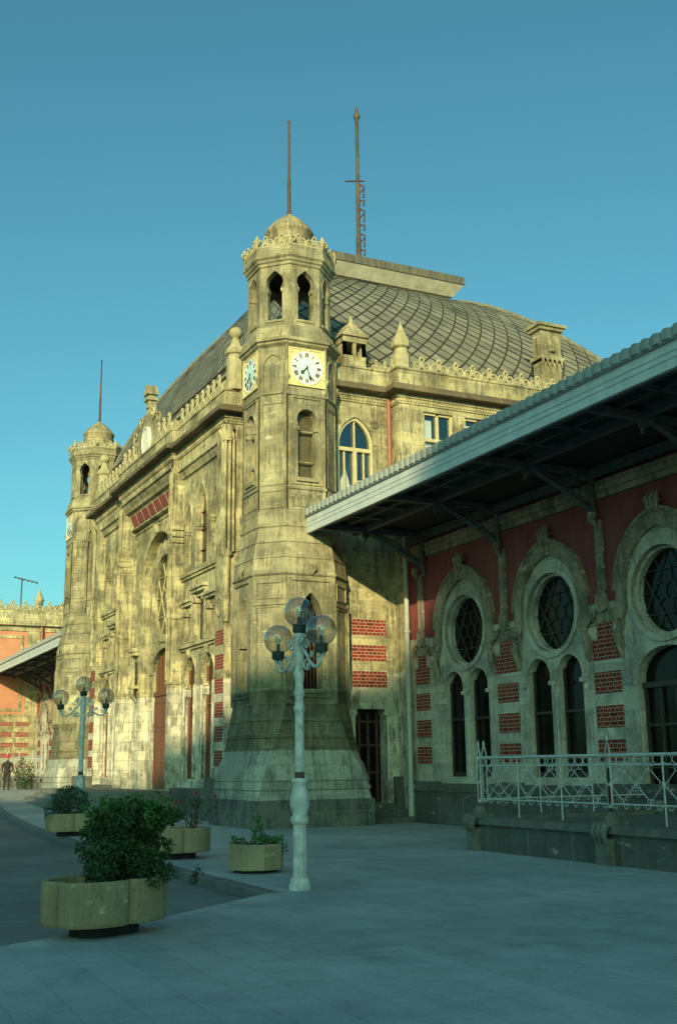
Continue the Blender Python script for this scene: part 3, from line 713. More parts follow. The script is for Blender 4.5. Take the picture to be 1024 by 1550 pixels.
def star_tracery(tr, P, cu, cv, r, w, t=.03, th=.05):
    def seg(a, b):
        d = Vector((b[0] - a[0], b[1] - a[1])); n_ = Vector((-d.y, d.x)).normalized() * t / 1
        q = [(a[0] + n_.x, a[1] + n_.y), (b[0] + n_.x, b[1] + n_.y), (b[0] - n_.x, b[1] - n_.y), (a[0] - n_.x, a[1] - n_.y)]
        tr.loft([[P(u, v, w) for u, v in q], [P(u, v, w + th) for u, v in q]], cap0=True)
    pt = lambda a, k: (cu + r * k * math.cos(a), cv + r * k * math.sin(a))
    for k in range(6):
        a = PI / 6 + k * PI / 3
        seg(pt(a, 1), pt(a + 2 * PI / 3, 1)); seg(pt(a, .24), pt(a, .56)) ; seg(pt(a + PI / 6, .98), pt(a + PI / 6, .60))
    tr.ring(P, circ(cu, cv, r * .2, 16), circ(cu, cv, r * .2 + 2 * t, 16), w, w + th, True)
trim.build('portal_moulding', M['stone'], H); trim = MB()
star_tracery(tr, PI_, CX, 8.35, 1.62, .05, .012, .04)
tr.build('rose_tracery', M['wood_pale'], H)
dr = MB(); dr.pbox(PI_, CX - 1.65, CX + 1.65, .8, 4.45, .09, .13)
for k in range(4):
    u0 = CX - 1.6 + k * .81
    for v0, v1 in ((.95, 1.9), (2.0, 3.1), (3.2, 4.2)): dr.ring(PI_, rect(u0 + .08, u0 + .67, v0 + .06, v1 - .06), rect(u0, u0 + .75, v0, v1), .06, .11, True)
dr.build('entrance_door', M['wood'], H)
tp = MB(); tp.panel(PI_, [(u, v) for u, v in dw if v > 5] + [(CX - 1.65, 4.5), (CX + 1.65, 4.5)], w=.13); tp.build('transom_window', M['amber'], H)
tb = MB(); tb.pbox(PI_, CX - 1.68, CX + 1.68, 4.42, 4.58, .02, .13)
for k in range(-3, 4): tb.pbox(PI_, CX + k * .42 - .03, CX + k * .42 + .03, 4.5, 6.0 if abs(k) < 3 else 5.6, .05, .12)
tb.build('transom_bars', M['wood'], H)

# main cornice, one run stepped forward at the portal; returns along both ends
def cornice(mb, path, prof):
    """path: list of (x, y, nx, ny) outward miter offsets"""
    rings = [[(x + nx * o, y + ny * o, z) for o, z in prof] for x, y, nx, ny in path]
    mb.loft(rings, closed=False)
CQ = [(.08, 13.16), (.14, 13.18), (.40, 13.20), (.42, 13.22), (.42, 13.36), (.36, 13.42), (.13, 13.5), (.08, 13.53)]
CP = [(0, 12.86), (.05, 12.88), (.05, 13.04), (.10, 13.06), (.10, 13.17), (.02, 13.18), (.02, 13.50), (.10, 13.52), (.10, 13.98), (.14, 14.0), (.14, 14.06), (-.1, 14.08), (-.35, 14.08)]
cor = MB()
def pathfor(pts):
    out = []
    for i, p in enumerate(pts):
        p = Vector(p); d0 = (p - Vector(pts[i - 1])).normalized() if i else None
        d1 = (Vector(pts[i + 1]) - p).normalized() if i < len(pts) - 1 else None
        ns = [Vector((d.y, -d.x)) for d in (d0, d1) if d is not None]
        if len(ns) == 1: n_ = ns[0]
        else: n_ = (ns[0] + ns[1]); n_ = n_ / n_.dot(ns[0])
        out.append((p.x, p.y, n_.x, n_.y))
    return out
front = [(2 * CX + 33.95, 13.1), (2 * CX + 33.95, FYW), (-46.46, FYW), (-46.46, PY), (-39.08, PY), (-39.08, FYW), (-33.95, FYW), (-33.95, 13.1)]
cornice(cor, pathfor(front), CP)
side = [(-30.24, 14.3), (-30.24, 16.7), (-29.7, 16.7), (-29.7, 25.9), (-30.24, 25.9), (-30.24, 29.5)]
cornice(cor, pathfor(side), CP)
cor.build('parapet', M['stone_plain'], H)
for p_ in (front, side):
    cs = MB(); cornice(cs, pathfor(p_), CQ); cs.build('cornice', M['cornice'], H)
cd = MB(); PC = [(.06, 13.055), (.29, 13.195)]
for pts in (front, side):        # dark recessed soffit line
    pass
dn = MB()
def dentils(P, u0, u1, w):
    n = int(abs(u1 - u0) / .13)
    for k in range(n): u = u0 + (u1 - u0) * (k + .25) / n; dn.pbox(P, u, u + .065, 12.94, 13.03, w - .045, w + .02)
dentils(P0, -39.05, -33.9, -.05); dentils(P0, -51.6, -46.5, -.05); dentils(PP, -46.5, -39.0, -.05)
dentils(FY(-29.7), 16.65, 25.9, -.05); dentils(FY(-30.24), 14.6, 16.65, -.05); dentils(FY(-33.95), 12.4, 13.0, -.05)
dentils(FX(16.7), -30.2, -29.65, -.05)
dn.build('dentil_trim', M['stone_plain'], H)
# vertical boards of the frieze above the hoods are stone slabs: thin raised fillets
for s in (1, -1):
    for k in range(9):
        u = mirror(-38.9 + k * .5, s); trim.pbox(P0, u - .012, u + .012, 12.5, 12.9, -.015, .01)
for k in range(22): u = -46.3 + k * .336; trim.pbox(PP, u - .01, u + .01, 12.66, 12.88, -.015, .01)

trim.build('frieze_trim', M['stone'], H); trim = MB()
# side wall beside the tower (faces +X)
PS = FY(-30.24)
door = [(15.2, .55), (16.3, .55), (16.3, 3.1), (16.2, 3.28), (15.3, 3.28), (15.2, 3.1)]
upw = pointed(15.38, .62, 9.6, 11.5, 12.38, 8)
walls.panel(PS, rect(13.6, 16.72, -.2, 13.0), [door, upw], [.5, .16])
sp_ = MB(); sp_.panel(PS, door, w=.45); sp_.build('side_door', M['dglass'], H)
fr_ = MB(); 
for y in (15.28, 15.55, 15.85, 16.15): fr_.pbox(PS, y - .03, y + .03, .55, 3.2, .36, .44)
for z in (1.4, 2.2, 2.9): fr_.pbox(PS, 15.2, 16.3, z, z + .05, .36, .44)
fr_.build('door_grille', M['rust'], H)
for a_, b_ in ((15.1, 15.22), (16.28, 16.45)): trim.pbox(PS, a_, b_, .5, 3.15, -.06, .04)
trim.pbox(PS, 15.05, 16.5, 3.28, 3.8, -.08, .02); trim.pbox(PS, 15.1, 15.28, 3.1, 3.28, -.07, .1); trim.pbox(PS, 16.22, 16.45, 3.1, 3.28, -.07, .1)
trim.build('door_surround', M['stone'], H); trim = MB()
brick_rows(PS, 15.16, 16.33, [4.41, 5.20, 5.98], H)
MB().box(-30.3, -29.2, 15.0, 16.62, -.2, .18).box(-30.3, -29.55, 15.1, 16.62, .18, .36).box(-30.3, -29.9, 15.15, 16.6, .36, .54).build('door_steps', M['plinth'], H)
# upper pointed window
uw = MB(); uw.panel(PS, upw, w=.14); uw.build('upper_window', M['glass'], H)
uf = MB(); uf.ring(PS, [(15.38 + (u - 15.38) * .88, 10.9 + (v - 10.9) * .935) for u, v in upw], upw, .03, .13, True)
uf.pbox(PS, 15.32, 15.44, 9.7, 11.36, .03, .12); uf.pbox(PS, 15.36, 15.40, 11.3, 12.25, .05, .12); uf.pbox(PS, 14.8, 15.96, 11.26, 11.38, .02, .12); uf.pbox(PS, 15.68, 15.73, 9.7, 11.3, .07, .12); uf.pbox(PS, 15.0, 15.05, 9.7, 11.3, .07, .12); uf.pbox(PS, 15.40, 15.95, 10.3, 10.34, .07, .12)
uf.build('window_frame', M['wood_pale'], H)
MB().add([PS(14.85, 9.6, .25), PS(15.35, 9.6, .25), PS(15.3, 10.2, .25), PS(15.15, 10.75, .25), PS(14.9, 10.2, .25)], [(0, 1, 2, 3, 4)]).add([PS(15.45, 9.6, .25), PS(15.8, 9.6, .25), PS(15.75, 10.15, .25), PS(15.5, 10.3, .25)], [(0, 1, 2, 3)]).build('curtain', M['curtain'], H)
trim.ring(PS, upw[2:], [(15.38 + (u - 15.38) * 1.16, 11.5 + (v - 11.5) * 1.2) for u, v in upw[2:]], -.04, .01)
trim.build('window_surround', M['stone'], H); trim = MB()
for y in (14.72, 16.08): MB().ring(PS, circ(y, 12.22, .06, 12), circ(y, 12.22, .14, 12), -.04, .01, True).disc(PS, y, 12.22, .07, -.02, 12).build('roundel', M['cornice'], H)
dp = MB(); dp.tube([(-30.16, 16.56, 8.9), (-30.16, 16.56, 13.15)], .065, 8); dp.build('drainpipe', M['drain_red'], H)
# bay
PB = FY(-29.7)
wins = []
for y0, y1 in ((17.55, 18.65), (19.1, 20.2), (20.75, 21.85), (22.4, 23.5), (23.95, 25.05)): wins.append(rect(y0, y1, 10.3, 12.68))
walls.panel(PB, rect(16.7, 25.9, -.2, 13.0), wins, [.14] * 5)
walls.panel(FX(16.7), rect(-30.3, -29.7, -.2, 13.0)); walls.panel(FX(25.9), rect(-30.3, -29.7, -.2, 13.0))
walls.panel(PS, rect(25.9, 30, -.2, 13.0)); walls.panel(FX(30), rect(-55.3, -30.24, -.2, 13.0)); walls.panel(FY(-55.3), rect(13.6, 30, -.2, 13.0))
trim.pbox(FX(16.7), -30.05, -29.75, 8.0, 12.7, -.04, .02); trim.tube([(-29.66, 16.72, 8), (-29.66, 16.72, 12.7)], .06, 6)
for q in wins:
    (y0, z0), (y1, _), (_, z1) = q[0], q[1], q[2]
    wn = MB().panel(PB, q, w=.12).build('bay_window', M['glass'], H)
    fw = MB(); fw.ring(PB, rect(y0 + .07, y1 - .07, z0 + .07, z1 - .07), q, .03, .12, True); m_ = (y0 + y1) / 2
    fw.pbox(PB, m_ - .04, m_ + .04, z0, z1, .03, .11); fw.pbox(PB, y0, y1, 11.72, 11.82, .02, .11)
    fw.build('window_frame', M['wood_pale'], wn)
    MB().pbox(PB, y0 + .06, y0 + .42, z0 + .1, z1 - .2, .2, .22).pbox(PB, m_ + .1, m_ + .3, z0, 11.5, .2, .22).build('curtain', M['curtain'], wn)
    trim.ring(PB, rect(y0, y1, z0, z1), rect(y0 - .12, y1 + .12, z0 - .12, z1 + .12), -.05, .01, True)
trim.ring(PB, rect(17.2, 25.4, 9.9, 12.92), rect(17.1, 25.5, 9.8, 13.0), -.03, .005, True)
trim.pbox(PB, 16.74, 17.02, 8.0, 12.8, -.05, .02)
# lower bay corner beside the wing
walls_o = walls.build('wall', M['stone'], H)
trim.build('bay_moulding', M['stone'], H)
dk = MB(); dk.pbox(PS, 16.45, 16.9, -.2, .95, -.3, .02); dk.pbox(PS, 16.45, 16.9, .95, 1.3, -.24, .02); dk.build('plinth', M['plinth'], H)

# cresting and pinnacles on the parapets
for P_, a_, b_, h_, q_ in ((FX(FYW - .02), -38.95, -34.35, .72, .58), (FX(FYW - .02), -51.2, -46.6, .72, .58), (FX(PY - .02), -46.2, -44.2, .8, .6), (FX(PY - .02), -41.3, -39.3, .8, .6),
                          (FY(-29.72), 17.25, 25.7, .5, .66), (FX(16.65), -30.2, -29.95, .4, .3), (FY(-30.2), 16.0, 16.65, .34, .3), (FY(-33.9), 12.6, 13.1, .45, .4)):
    cr = MB(); cresting(cr, P_, a_, b_, 14.07, h_, q_); cr.build('cresting', M['crest'], H)
pm = MB()                                 # slabs behind the cresting and the raised centre
pm.box(-39.1, -34.2, FYW + .05, FYW + .2, 14.0, 14.5); pm.box(-51.4, -46.4, FYW + .05, FYW + .2, 14.0, 14.5)
ped = [(-46.4, 14.0), (-39.14, 14.0), (-39.14, 14.45), (-40.0, 14.55), (-40.8, 14.9), (-41.6, 15.15), (-42.2, 15.5), (-42.5, 16.1), (-43.04, 16.1), (-43.34, 15.5), (-43.94, 15.15), (-44.74, 14.9), (-45.54, 14.55), (-46.4, 14.45)]
for w_ in (0.05, .28): pm.panel(PP, ped, w=w_)
pm.loft([[PP(u, v, .05) for u, v in ped], [PP(u, v, .28) for u, v in ped]])
pm.box(CX - .17, CX + .17, PY - .02, PY + .3, 16.0, 16.6); pm.box(CX - .26, CX + .26, PY - .08, PY + .36, 16.3, 16.42)
pm.add([(CX - .28, PY - .1, 16.55), (CX + .28, PY - .1, 16.55), (CX + .28, PY + .38, 16.55), (CX - .28, PY + .38, 16.55), (CX, PY - .1, 17.0), (CX, PY + .38, 17.0)], [(0, 1, 4), (2, 3, 5), (1, 2, 5, 4), (3, 0, 4, 5), (0, 3, 2, 1)])
for sg in (-1, 1):
    spiral(PP, CX + sg * 1.6, 15.15, .3, 1.3, 0.0, .06, pm, sg); spiral(PP, CX + sg * .75, 15.6, .26, 1.3, 0.0, .055, pm, sg)
pm.build('pediment', M['stone_plain'], H)
MB().lathe([(.01, -.10), (.38, -.08), (.42, -.04), (.42, .06)], (0, 0, 0), 28)
md = MB()
for k0, k1, d0, d1 in ((0, .8, -.10, -.10), (.8, 1.0, -.10, .0)):
    pass
ov = circ(CX, 14.62, .44, 28, .50); md.panel(PP, ov, w=-.04); md.loft([[PP(u, v, -.04) for u, v in ov], [PP(u, v, .06) for u, v in ov]]); md.ring(PP, ov, scale2(ov, CX, 14.62, 1.14), -.08, .05, True)
md.build('medallion', M['medal'], H)
pinnacle('ball_pinnacle', (-33.95, 12.75), 14.05, H, True, 2.3, .30); pinnacle('ball_pinnacle', (2 * CX + 33.95, 12.75), 14.05, H, True, 2.3, .30)
pinnacle('pinnacle', (-29.95, 16.95), 14.05, H, False, 1.6, .27, .55); pinnacle('pinnacle', (-29.95, 25.6), 14.05, H, False, 1.6, .27, .55)
# service rails along the front parapet
rl = MB()
rl.tube([(-51.0, 12.85, 15.0), (-34.3, 12.85, 15.0)], .075, 8)
ru = MB(); ru.tube([(-51.0, 12.98, 15.45), (-34.3, 12.98, 15.45)], .045, 6)
for k in range(12): x = -51 + k * 1.5; ru.tube([(x, 12.86, 15.02), (x + .55, 12.98, 15.42)], .03, 5); ru.tube([(x + .1, 12.9, 14.0), (x + .1, 12.86, 15.02)], .03, 5)
rl.build('roof_pipe', M['white_trim'], H); ru.build('roof_rail', M['mast'], H)

# roof
RHX, RHY, rhx, rhy, RZ0, RZ1, RP, RQ = 12.25, 7.9, 2.56, 3.82, 13.6, 21.85, 1.4, .87
RCY = 21.3
def rs(face, u, s):
    # the slope at the square-facing and far-left corner is steeper at its foot
    w = {0: 0.0, 1: (1 - u) / 2, 2: 1.0, 3: (1 - u) / 2}[face]
    hr = RHX + (rhx - RHX) * s; hl = 10.9 + (rhx - 10.9) * s
    hf = 8.1 + (rhy - 8.1) * s; hb = RHY + (rhy - RHY) * s
    zA = (1 - (1 - s) ** RP) ** RQ; zB = s ** .5
    z = RZ0 + (RZ1 - RZ0) * (zA * (1 - w) + zB * w)
    uy = u * (hb if u > 0 else hf); ux = u * (hr if u > 0 else hl)
    return {0: (CX + hr, RCY + uy, z), 1: (CX + ux, RCY - hf, z), 2: (CX - hl, RCY + uy, z), 3: (CX + ux, RCY + hb, z)}[face]
def s_of(t):      # even spacing along the slope
    return t ** 1.45 if t < 1 else 1
tiles = MB(); under = MB()
for face, nu in ((0, 21), (1, 32), (2, 21), (3, 32)):
    nv = 28
    us = []
    rings = [[rs(face, -1 + 2 * i / 24, s_of(j / 24)) for i in range(25)] for j in range(25)]
    under.loft(rings, True, False)
    for j in range(nv):
        for i in range(-1, nu + 1):
            off = .5 * (j % 2)
            uc = (i + .5 + off) / nu * 2 - 1; du = 1.0 / nu * .885
            t1 = j / nv; ta = max(0, (j - 1) / nv + .0); tb = min(1, (j + 1) / nv)
            pts = [(uc, ta), (uc + du, t1), (uc, tb), (uc - du, t1)]
            P3 = []; ok = abs(uc) < 1.02
            if not ok: continue
            tc = [(max(-1, min(1, u)), s_of(min(1, max(0, t1 + (t - t1) * .875)))) for u, t in pts]
            for u, s_ in tc: P3.append(Vector(rs(face, u, s_)))
            nrm = (P3[1] - P3[3]).cross(P3[2] - P3[0])
            if nrm.length < 1e-7: continue
            nrm.normalize()
            if nrm.z < 0: nrm = -nrm
            l = [.04, .03, .02, .03]
            top = [P3[k] + nrm * (l[k] + random.uniform(-.008, .008)) for k in range(4)]
            tiles.add([tuple(p) for p in top], [(0, 1, 2, 3)])
rf = under.build('roof', M['roof_under'], H)
tiles.build('roof_slates', M['slate'], rf)
for sx in (-1, 1):
    for sy in (-1, 1):
        hp = MB()
        hp.tube([tuple(Vector(rs(1 if sy < 0 else 3, sx, s_of(k / 20))) + Vector((0, 0, .05))) for k in range(21)], .10, 6)
        hp.build('hip_ridge', M['lead'], rf)
pf = MB()
def rrect(hx, hy, z): lx = min(hx, 1.7); hn = min(hy, 3.95); return [(CX - lx, RCY - hn, z), (CX + hx, RCY - hn, z), (CX + hx, RCY + hy, z), (CX - lx, RCY + hy, z)]
pf.loft([rrect(2.7, 3.95, 21.3), rrect(2.7, 3.95, 22.15)])
pf.loft([rrect(3.2, 4.45, 22.62), rrect(3.22, 4.47, 22.62), rrect(3.22, 4.47, 22.98), rrect(3.0, 4.2, 23.05)], cap1=True)
pf.build('roof_platform', M['dark_lead'], rf)
pt_ = MB(); pt_.loft([rrect(2.72, 3.97, 22.1), rrect(2.8, 4.05, 22.12), rrect(2.95, 4.2, 22.3), rrect(3.18, 4.43, 22.6)]); pt_.build('platform_cove', M['white_trim'], rf)
MB().box(CX + 2.65, CX + 2.73, 20.6, 21.6, 21.85, 22.1).build('roof_vent', M['black'], rf)
# chimneys
ch = MB(); ch.box(-31.0, -30.5, 22.95, 23.8, 13.5, 15.6); ch.box(-31.08, -30.42, 22.87, 23.88, 15.6, 15.72); ch.box(-31.0, -30.5, 22.95, 23.8, 15.52, 16.7); ch.box(-31.1, -30.4, 22.85, 23.9, 16.7, 16.82); ch.box(-31.18, -30.32, 22.77, 23.98, 16.82, 16.93)
for k in range(5): ch.tube([(-30.42, 22.95 + k * .2, 15.6), (-30.42, 22.95 + k * .2, 15.4)], [.07, .02], 6)
ch.lathe([(.14, 0), (.14, .02)], (-30.5, 23.4, 15.9), 10)
ch.build('chimney', M['stone_plain'], rf)
c2 = MB()
c2.box(-31.35, -30.5, 15.15, 15.95, 13.5, 14.55)
for y in (15.2, 15.55, 15.9):
    c2.box(-30.6, -30.5, y - .05, y + .05, 14.55, 15.15); c2.box(-31.35, -31.25, y - .05, y + .05, 14.55, 15.15)
for x in (-31.3, -31.1, -30.92, -30.74, -30.55): c2.box(x - .05, x + .05, 15.15, 15.25, 14.55, 15.15); c2.box(x - .05, x + .05, 15.85, 15.95, 14.55, 15.15)
c2.box(-31.38, -30.47, 15.12, 15.98, 15.0, 15.2)
c2.add([(-31.45, 15.05, 15.2), (-30.4, 15.05, 15.2), (-30.4, 16.05, 15.2), (-31.45, 16.05, 15.2), (-31.15, 15.45, 15.75), (-30.7, 15.45, 15.75), (-30.7, 15.65, 15.75), (-31.15, 15.65, 15.75)], [(0, 1, 5, 4), (1, 2, 6, 5), (2, 3, 7, 6), (3, 0, 4, 7), (4, 5, 6, 7), (0, 3, 2, 1)])
c2.lathe([(.06, 0), (.09, .1), (.02, .3)], (-30.75, 15.55, 15.72), 8)
c2.build('chimney', M['stone_plain'], rf)

# flagpole standing on the roof platform
FP = empty('flagpole', (-42.77, 22.1, 23.04), 'tall weathered flagpole with climbing cleats on the roof platform', 'flagpole')
fx, fy = -42.77, 22.1
fp = MB(); fp.lathe([(.12, 23.04), (.12, 25.6), (.10, 25.62), (.10, 28.4), (.085, 28.42), (.08, 31.6), (.10, 31.63), (.10, 31.7), (.05, 31.72)], (fx, fy, 0), 10); fp.build('pole', M['pole'], FP)
fp = MB(); fp.lathe([(.05, 31.7), (.14, 31.8), (.17, 31.94), (.12, 32.06), (.05, 32.12), (.09, 32.2), (.06, 32.32), (.01, 32.42)], (fx, fy, 0), 10); fp.build('finial', M['pole'], FP)
fp = MB()
for k in range(13):
    z = 23.3 + k * .42
    MB().tube([(fx + .03, fy + .06, z), (fx + .05, fy + .30, z + .12 * (k % 3 - .5)), (fx + .05, fy + .26, z - .22)], .05, 5).build('cleat', M['mast'], FP)
fp.tube([(fx, fy - .65, 28.35), (fx, fy + .35, 28.6)], .04, 5)
fp.build('crossbar', M['mast'], FP)

# ------------------------------------------------------------------ wings
WY = 16.8; PW = FX(WY)
def wing_bay(W, c, kind='window'):
    rz = 5.28
    outer = [(c - 2.0, .9), (c + 2.0, .9), (c + 2.0, 5.25), (c + 1.46, 5.25)] + arc_pointed(c, 1.46, 5.45, 7.08, 10) + [(c - 1.46, 5.25), (c - 2.0, 5.25)]
    ro = circ(c, rz, .98, 36)
    if kind == 'window': lows = [horseshoe(c - .62, .485, 3.70, .465, 1.3, 14), horseshoe(c + .62, .485, 3.70, .465, 1.3, 14)]
    else: lows = [[(c - 1.0, .64), (c + 1.0, .64), (c + 1.0, 3.3)] + [(c + 1.0 * math.cos(t), 3.3 + .78 * math.sin(t) ** .8) for t in [PI * k / 12 for k in range(1, 12)]] + [(c - 1.0, 3.3)]]
    if kind != 'window': outer[0] = (c - 2.0, .5); outer[1] = (c + 2.0, .5)
    b = MB(); b.panel(PW, outer, [ro] + lows, [.28] + [.24] * len(lows)); 
    bay = b.build('arcade_bay', M['marble'], W)
    g = MB(); g.panel(PW, ro, w=.26)
    for l in lows: g.panel(PW, l, w=.22)
    g.build('glazing', M['dglass'], bay)
    t = MB(); star_tracery(t, PW, c, rz, .98, .20, .007, .03); t.build('tracery', M['lamp_dark'], bay)
    a = MB()
    a.ring(PW, arc_pointed(c, 1.18, 5.35, 6.70, 10), arc_pointed(c, 1.44, 5.45, 7.05, 10), -.09, .01)
    a.ring(PW, arc_pointed(c, 1.44, 5.45, 7.05, 10), arc_pointed(c, 1.50, 5.45, 7.13, 10), -.13, .07)
    for sg in (-1, 1):      # horseshoe return, volute brackets
        q0 = [(c + sg * 1.18, 5.35), (c + sg * 1.15, 5.1), (c + sg * 1.24, 4.85), (c + sg * 1.42, 4.72)]
        q1 = [(c + sg * 1.44, 5.45), (c + sg * 1.47, 5.12), (c + sg * 1.56, 4.98), (c + sg * 1.66, 4.9)]
        a.ring(PW, q0, q1, -.09, .01)
        spiral(PW, c + sg * 1.30, 4.72, .14, 1.4, -.12, .04, a, sg)
        a.tube([PW(c + sg * 1.34, 4.62, -.12), PW(c + sg * 1.45, 4.5, -.14), PW(c + sg * 1.42, 4.2, -.06), PW(c + sg * 1.42, 3.95, -.02)], [.05, .10, .11, .05], 6)
    a.ring(PW, [(c - .12, 6.95), (c, 7.1), (c + .12, 6.95)], [(c - .22, 7.2), (c, 7.42), (c + .22, 7.2)], -.14, .0)
    for k in (-.13, 0, .13): a.tube([PW(c + k, 7.05, -.12), PW(c + k * 1.3, 7.3, -.16), PW(c + k, 7.46, -.08)], [.05, .06, .02], 6)
    a.build('keel_arch', M['marble_aged'], bay)
    r_ = MB(); r_.ring(PW, ro, scale2(ro, c, rz, 1.14), -.05, .01, True); r_.ring(PW, scale2(ro, c, rz, .93), scale2(ro, c, rz, 1.0), .1, .3, True)
    for l in lows: r_.ring(PW, l[2:], [(0.5 * (l[0][0] + l[1][0]) + (u - 0.5 * (l[0][0] + l[1][0])) * 1.12, 3.6 + (v - 3.6) * 1.13) for u, v in l[2:]], -.035, .01)
    if kind == 'window':
        for u, hw in ((c - 1.16, .06), (c, .095), (c + 1.16, .06)):
            r_.lathe([(hw * 1.2, 1.3), (hw * 1.25, 1.42), (hw * .95, 1.5), (hw * .9, 3.1), (hw * 1.1, 3.14), (hw * .95, 3.2), (hw * 1.1, 3.3), (hw * 1.5, 3.42), (hw * 1.55, 3.5)], (u, WY + .06, 0), 10)
            r_.pbox(PW, u - hw * 1.5, u + hw * 1.5, 3.5, 3.6, -.1, .25)
        r_.pbox(PW, c - 1.3, c + 1.3, 1.12, 1.28, -.12, .3)
    r_.build('arch_moulding', M['marble'], bay)
    w = MB()
    if kind == 'window':
        for u in (c - .62, c + .62):
            w.pbox(PW, u - .465, u - .42, 1.3, 3.9, .14, .21); w.pbox(PW, u + .42, u + .465, 1.3, 3.9, .14, .21); w.pbox(PW, u - .46, u + .46, 2.82, 2.89, .13, .21); w.pbox(PW, u - .46, u + .46, 1.3, 1.42, .14, .21)
    else:
        w.pbox(PW, c - 1.0, c + 1.0, 3.22, 3.34, .1, .21)
        for u in (-.97, -.5, -.02, .45, .93): w.pbox(PW, c + u, c + u + .05, .64, 3.25, .14, .21)
        for z in (1.5, 2.4): w.pbox(PW, c - 1, c + 1, z, z + .05, .15, .21)
    w.build('sash', M['wood_dark'], bay)
def pier(W, c, left=.47, right=.47):
    p = MB(); p.pbox(PW, c - .13, c + .13, 5.5, 7.2, -.05, .02)
    p.ring(PW, circ(c, 5.28, .13, 18, .19), circ(c, 5.28, .19, 18, .26), -.09, .0, True); p.disc(PW, c, 5.28, .13, -.05, 18, .19)
    for sg in (-1, 1): spiral(PW, c + sg * .32, 4.98, .11, 1.3, -.07, .035, p, sg); p.tube([PW(c + sg * .14, 5.05, -.06), PW(c + sg * .24, 5.1, -.07), PW(c + sg * .3, 5.02, -.07)], .035, 5)
    p.tube([PW(c, 5.5, -.06), PW(c, 5.62, -.09), PW(c, 5.8, -.05)], [.07, .05, .01], 6)
    p.tube([PW(c, 7.35, -.16), PW(c, 7.2, -.2), PW(c, 7.0, -.06)], [.12, .1, .02], 8)
    if left > .3 and right > .3: p.pbox(PW, c - .6, c + .6, 4.72, 5.0, -.012, .02)
    o = p.build('pilaster', M['marble_aged'], W)
    for t in ROWS[:4]: MB().pbox(PW, c - left, c + right, t - .49, t, -.012, .02).build('brick_panel', M['brick'], o)
    if left > .3: MB().pbox(PW, c - left * .6, c + right * .6, 4.43, 4.78, -.014, .02).build('brick_panel', M['brick'], o)
def wing(name, label, x0, x1, bays, piers, doors=()):
    W = empty(name, ((x0 + x1) / 2, WY, 0), label, 'station wing')
    for c in bays: wing_bay(W, c, 'door' if c in doors else 'window')
    st = MB()
    for c in bays:
        st.panel(FX(WY + .04), [(c - 2.0, 4.9), (c - 1.3, 4.9)] + arc_pointed(c, 1.3, 5.35, 6.9, 8)[::-1] + [(c + 1.3, 4.9), (c + 2.0, 4.9), (c + 2.0, 8.4), (c - 2.0, 8.4)])
    bl = min(bays) - 2.0; br_ = max(bays) + 2.0
    if x0 < bl: st.panel(FX(WY + .04), rect(x0, bl, .3, 8.4))
    if x1 > br_: st.panel(FX(WY + .04), rect(br_, x1, .3, 8.4))
    st.build('wall', M['stucco'], W)
    MB().box(x0, x1, WY + .5, WY + 9, -.3, 9.2).build('wing_core', M['black'], W)
    if x1 > max(bays) + 2: MB().panel(PW, rect(max(bays) + 2, x1, .9, 5.3)).build('end_wall', M['marble'], W)
    if x0 < min(bays) - 2: MB().panel(PW, rect(x0, min(bays) - 2, .9, 5.3)).build('end_wall', M['marble'], W)
    pl = MB(); pl.box(x0, x1, WY - .14, WY + .06, -.3, .88); pl.loft([[(x0, WY - .14, .88), (x0, WY - .18, .9), (x0, WY - .18, .98), (x0, WY - .1, 1.12), (x0, WY + .02, 1.18)], [(x1, WY - .14, .88), (x1, WY - .18, .9), (x1, WY - .18, .98), (x1, WY - .1, 1.12), (x1, WY + .02, 1.18)]], closed=False)
    pl.build('plinth', M['plinth'], W)
    for p in piers: pier(W, *((p,) if not isinstance(p, tuple) else p))
    MB().pbox(PW, x0, x1, 7.85, 8.1, -.12, .05).pbox(PW, x0, x1, 7.7, 7.85, -.06, .05).build('wall_plate', M['marble_aged'], W)
    return W
W1 = wing('station_wing', 'long red stucco wing with keel arches and round windows beyond the terrace railing', -29.7, -8.4, (-26.5, -22.5, -18.5, -14.5, -10.5), (-24.5, -20.5, -16.5, -12.5, (-28.85, .42, .38)), (-18.5,))
dp = MB(); dp.tube([(-29.35, 16.58, 1.0), (-29.35, 16.58, 8.4)], .075, 10); dp.tube([(-29.35, 16.58, 0.0), (-29.35, 16.58, 1.05)], .095, 10)
for z in (1.0, 3.2, 5.5): dp.tube([(-29.35, 16.58, z), (-29.35, 16.58, z + .08)], .105, 10)
dp.build('drainpipe', M['drain'], W1)
W2 = wing('station_wing', 'far left wing with brick-banded piers under the distant canopy', -85.9, -56.0, (-58.5, -62.5, -66.5, -70.5, -74.5, -78.5, -82.5), (-60.5, -64.5, -68.5, -72.5, -76.5, -80.5, -84.5))

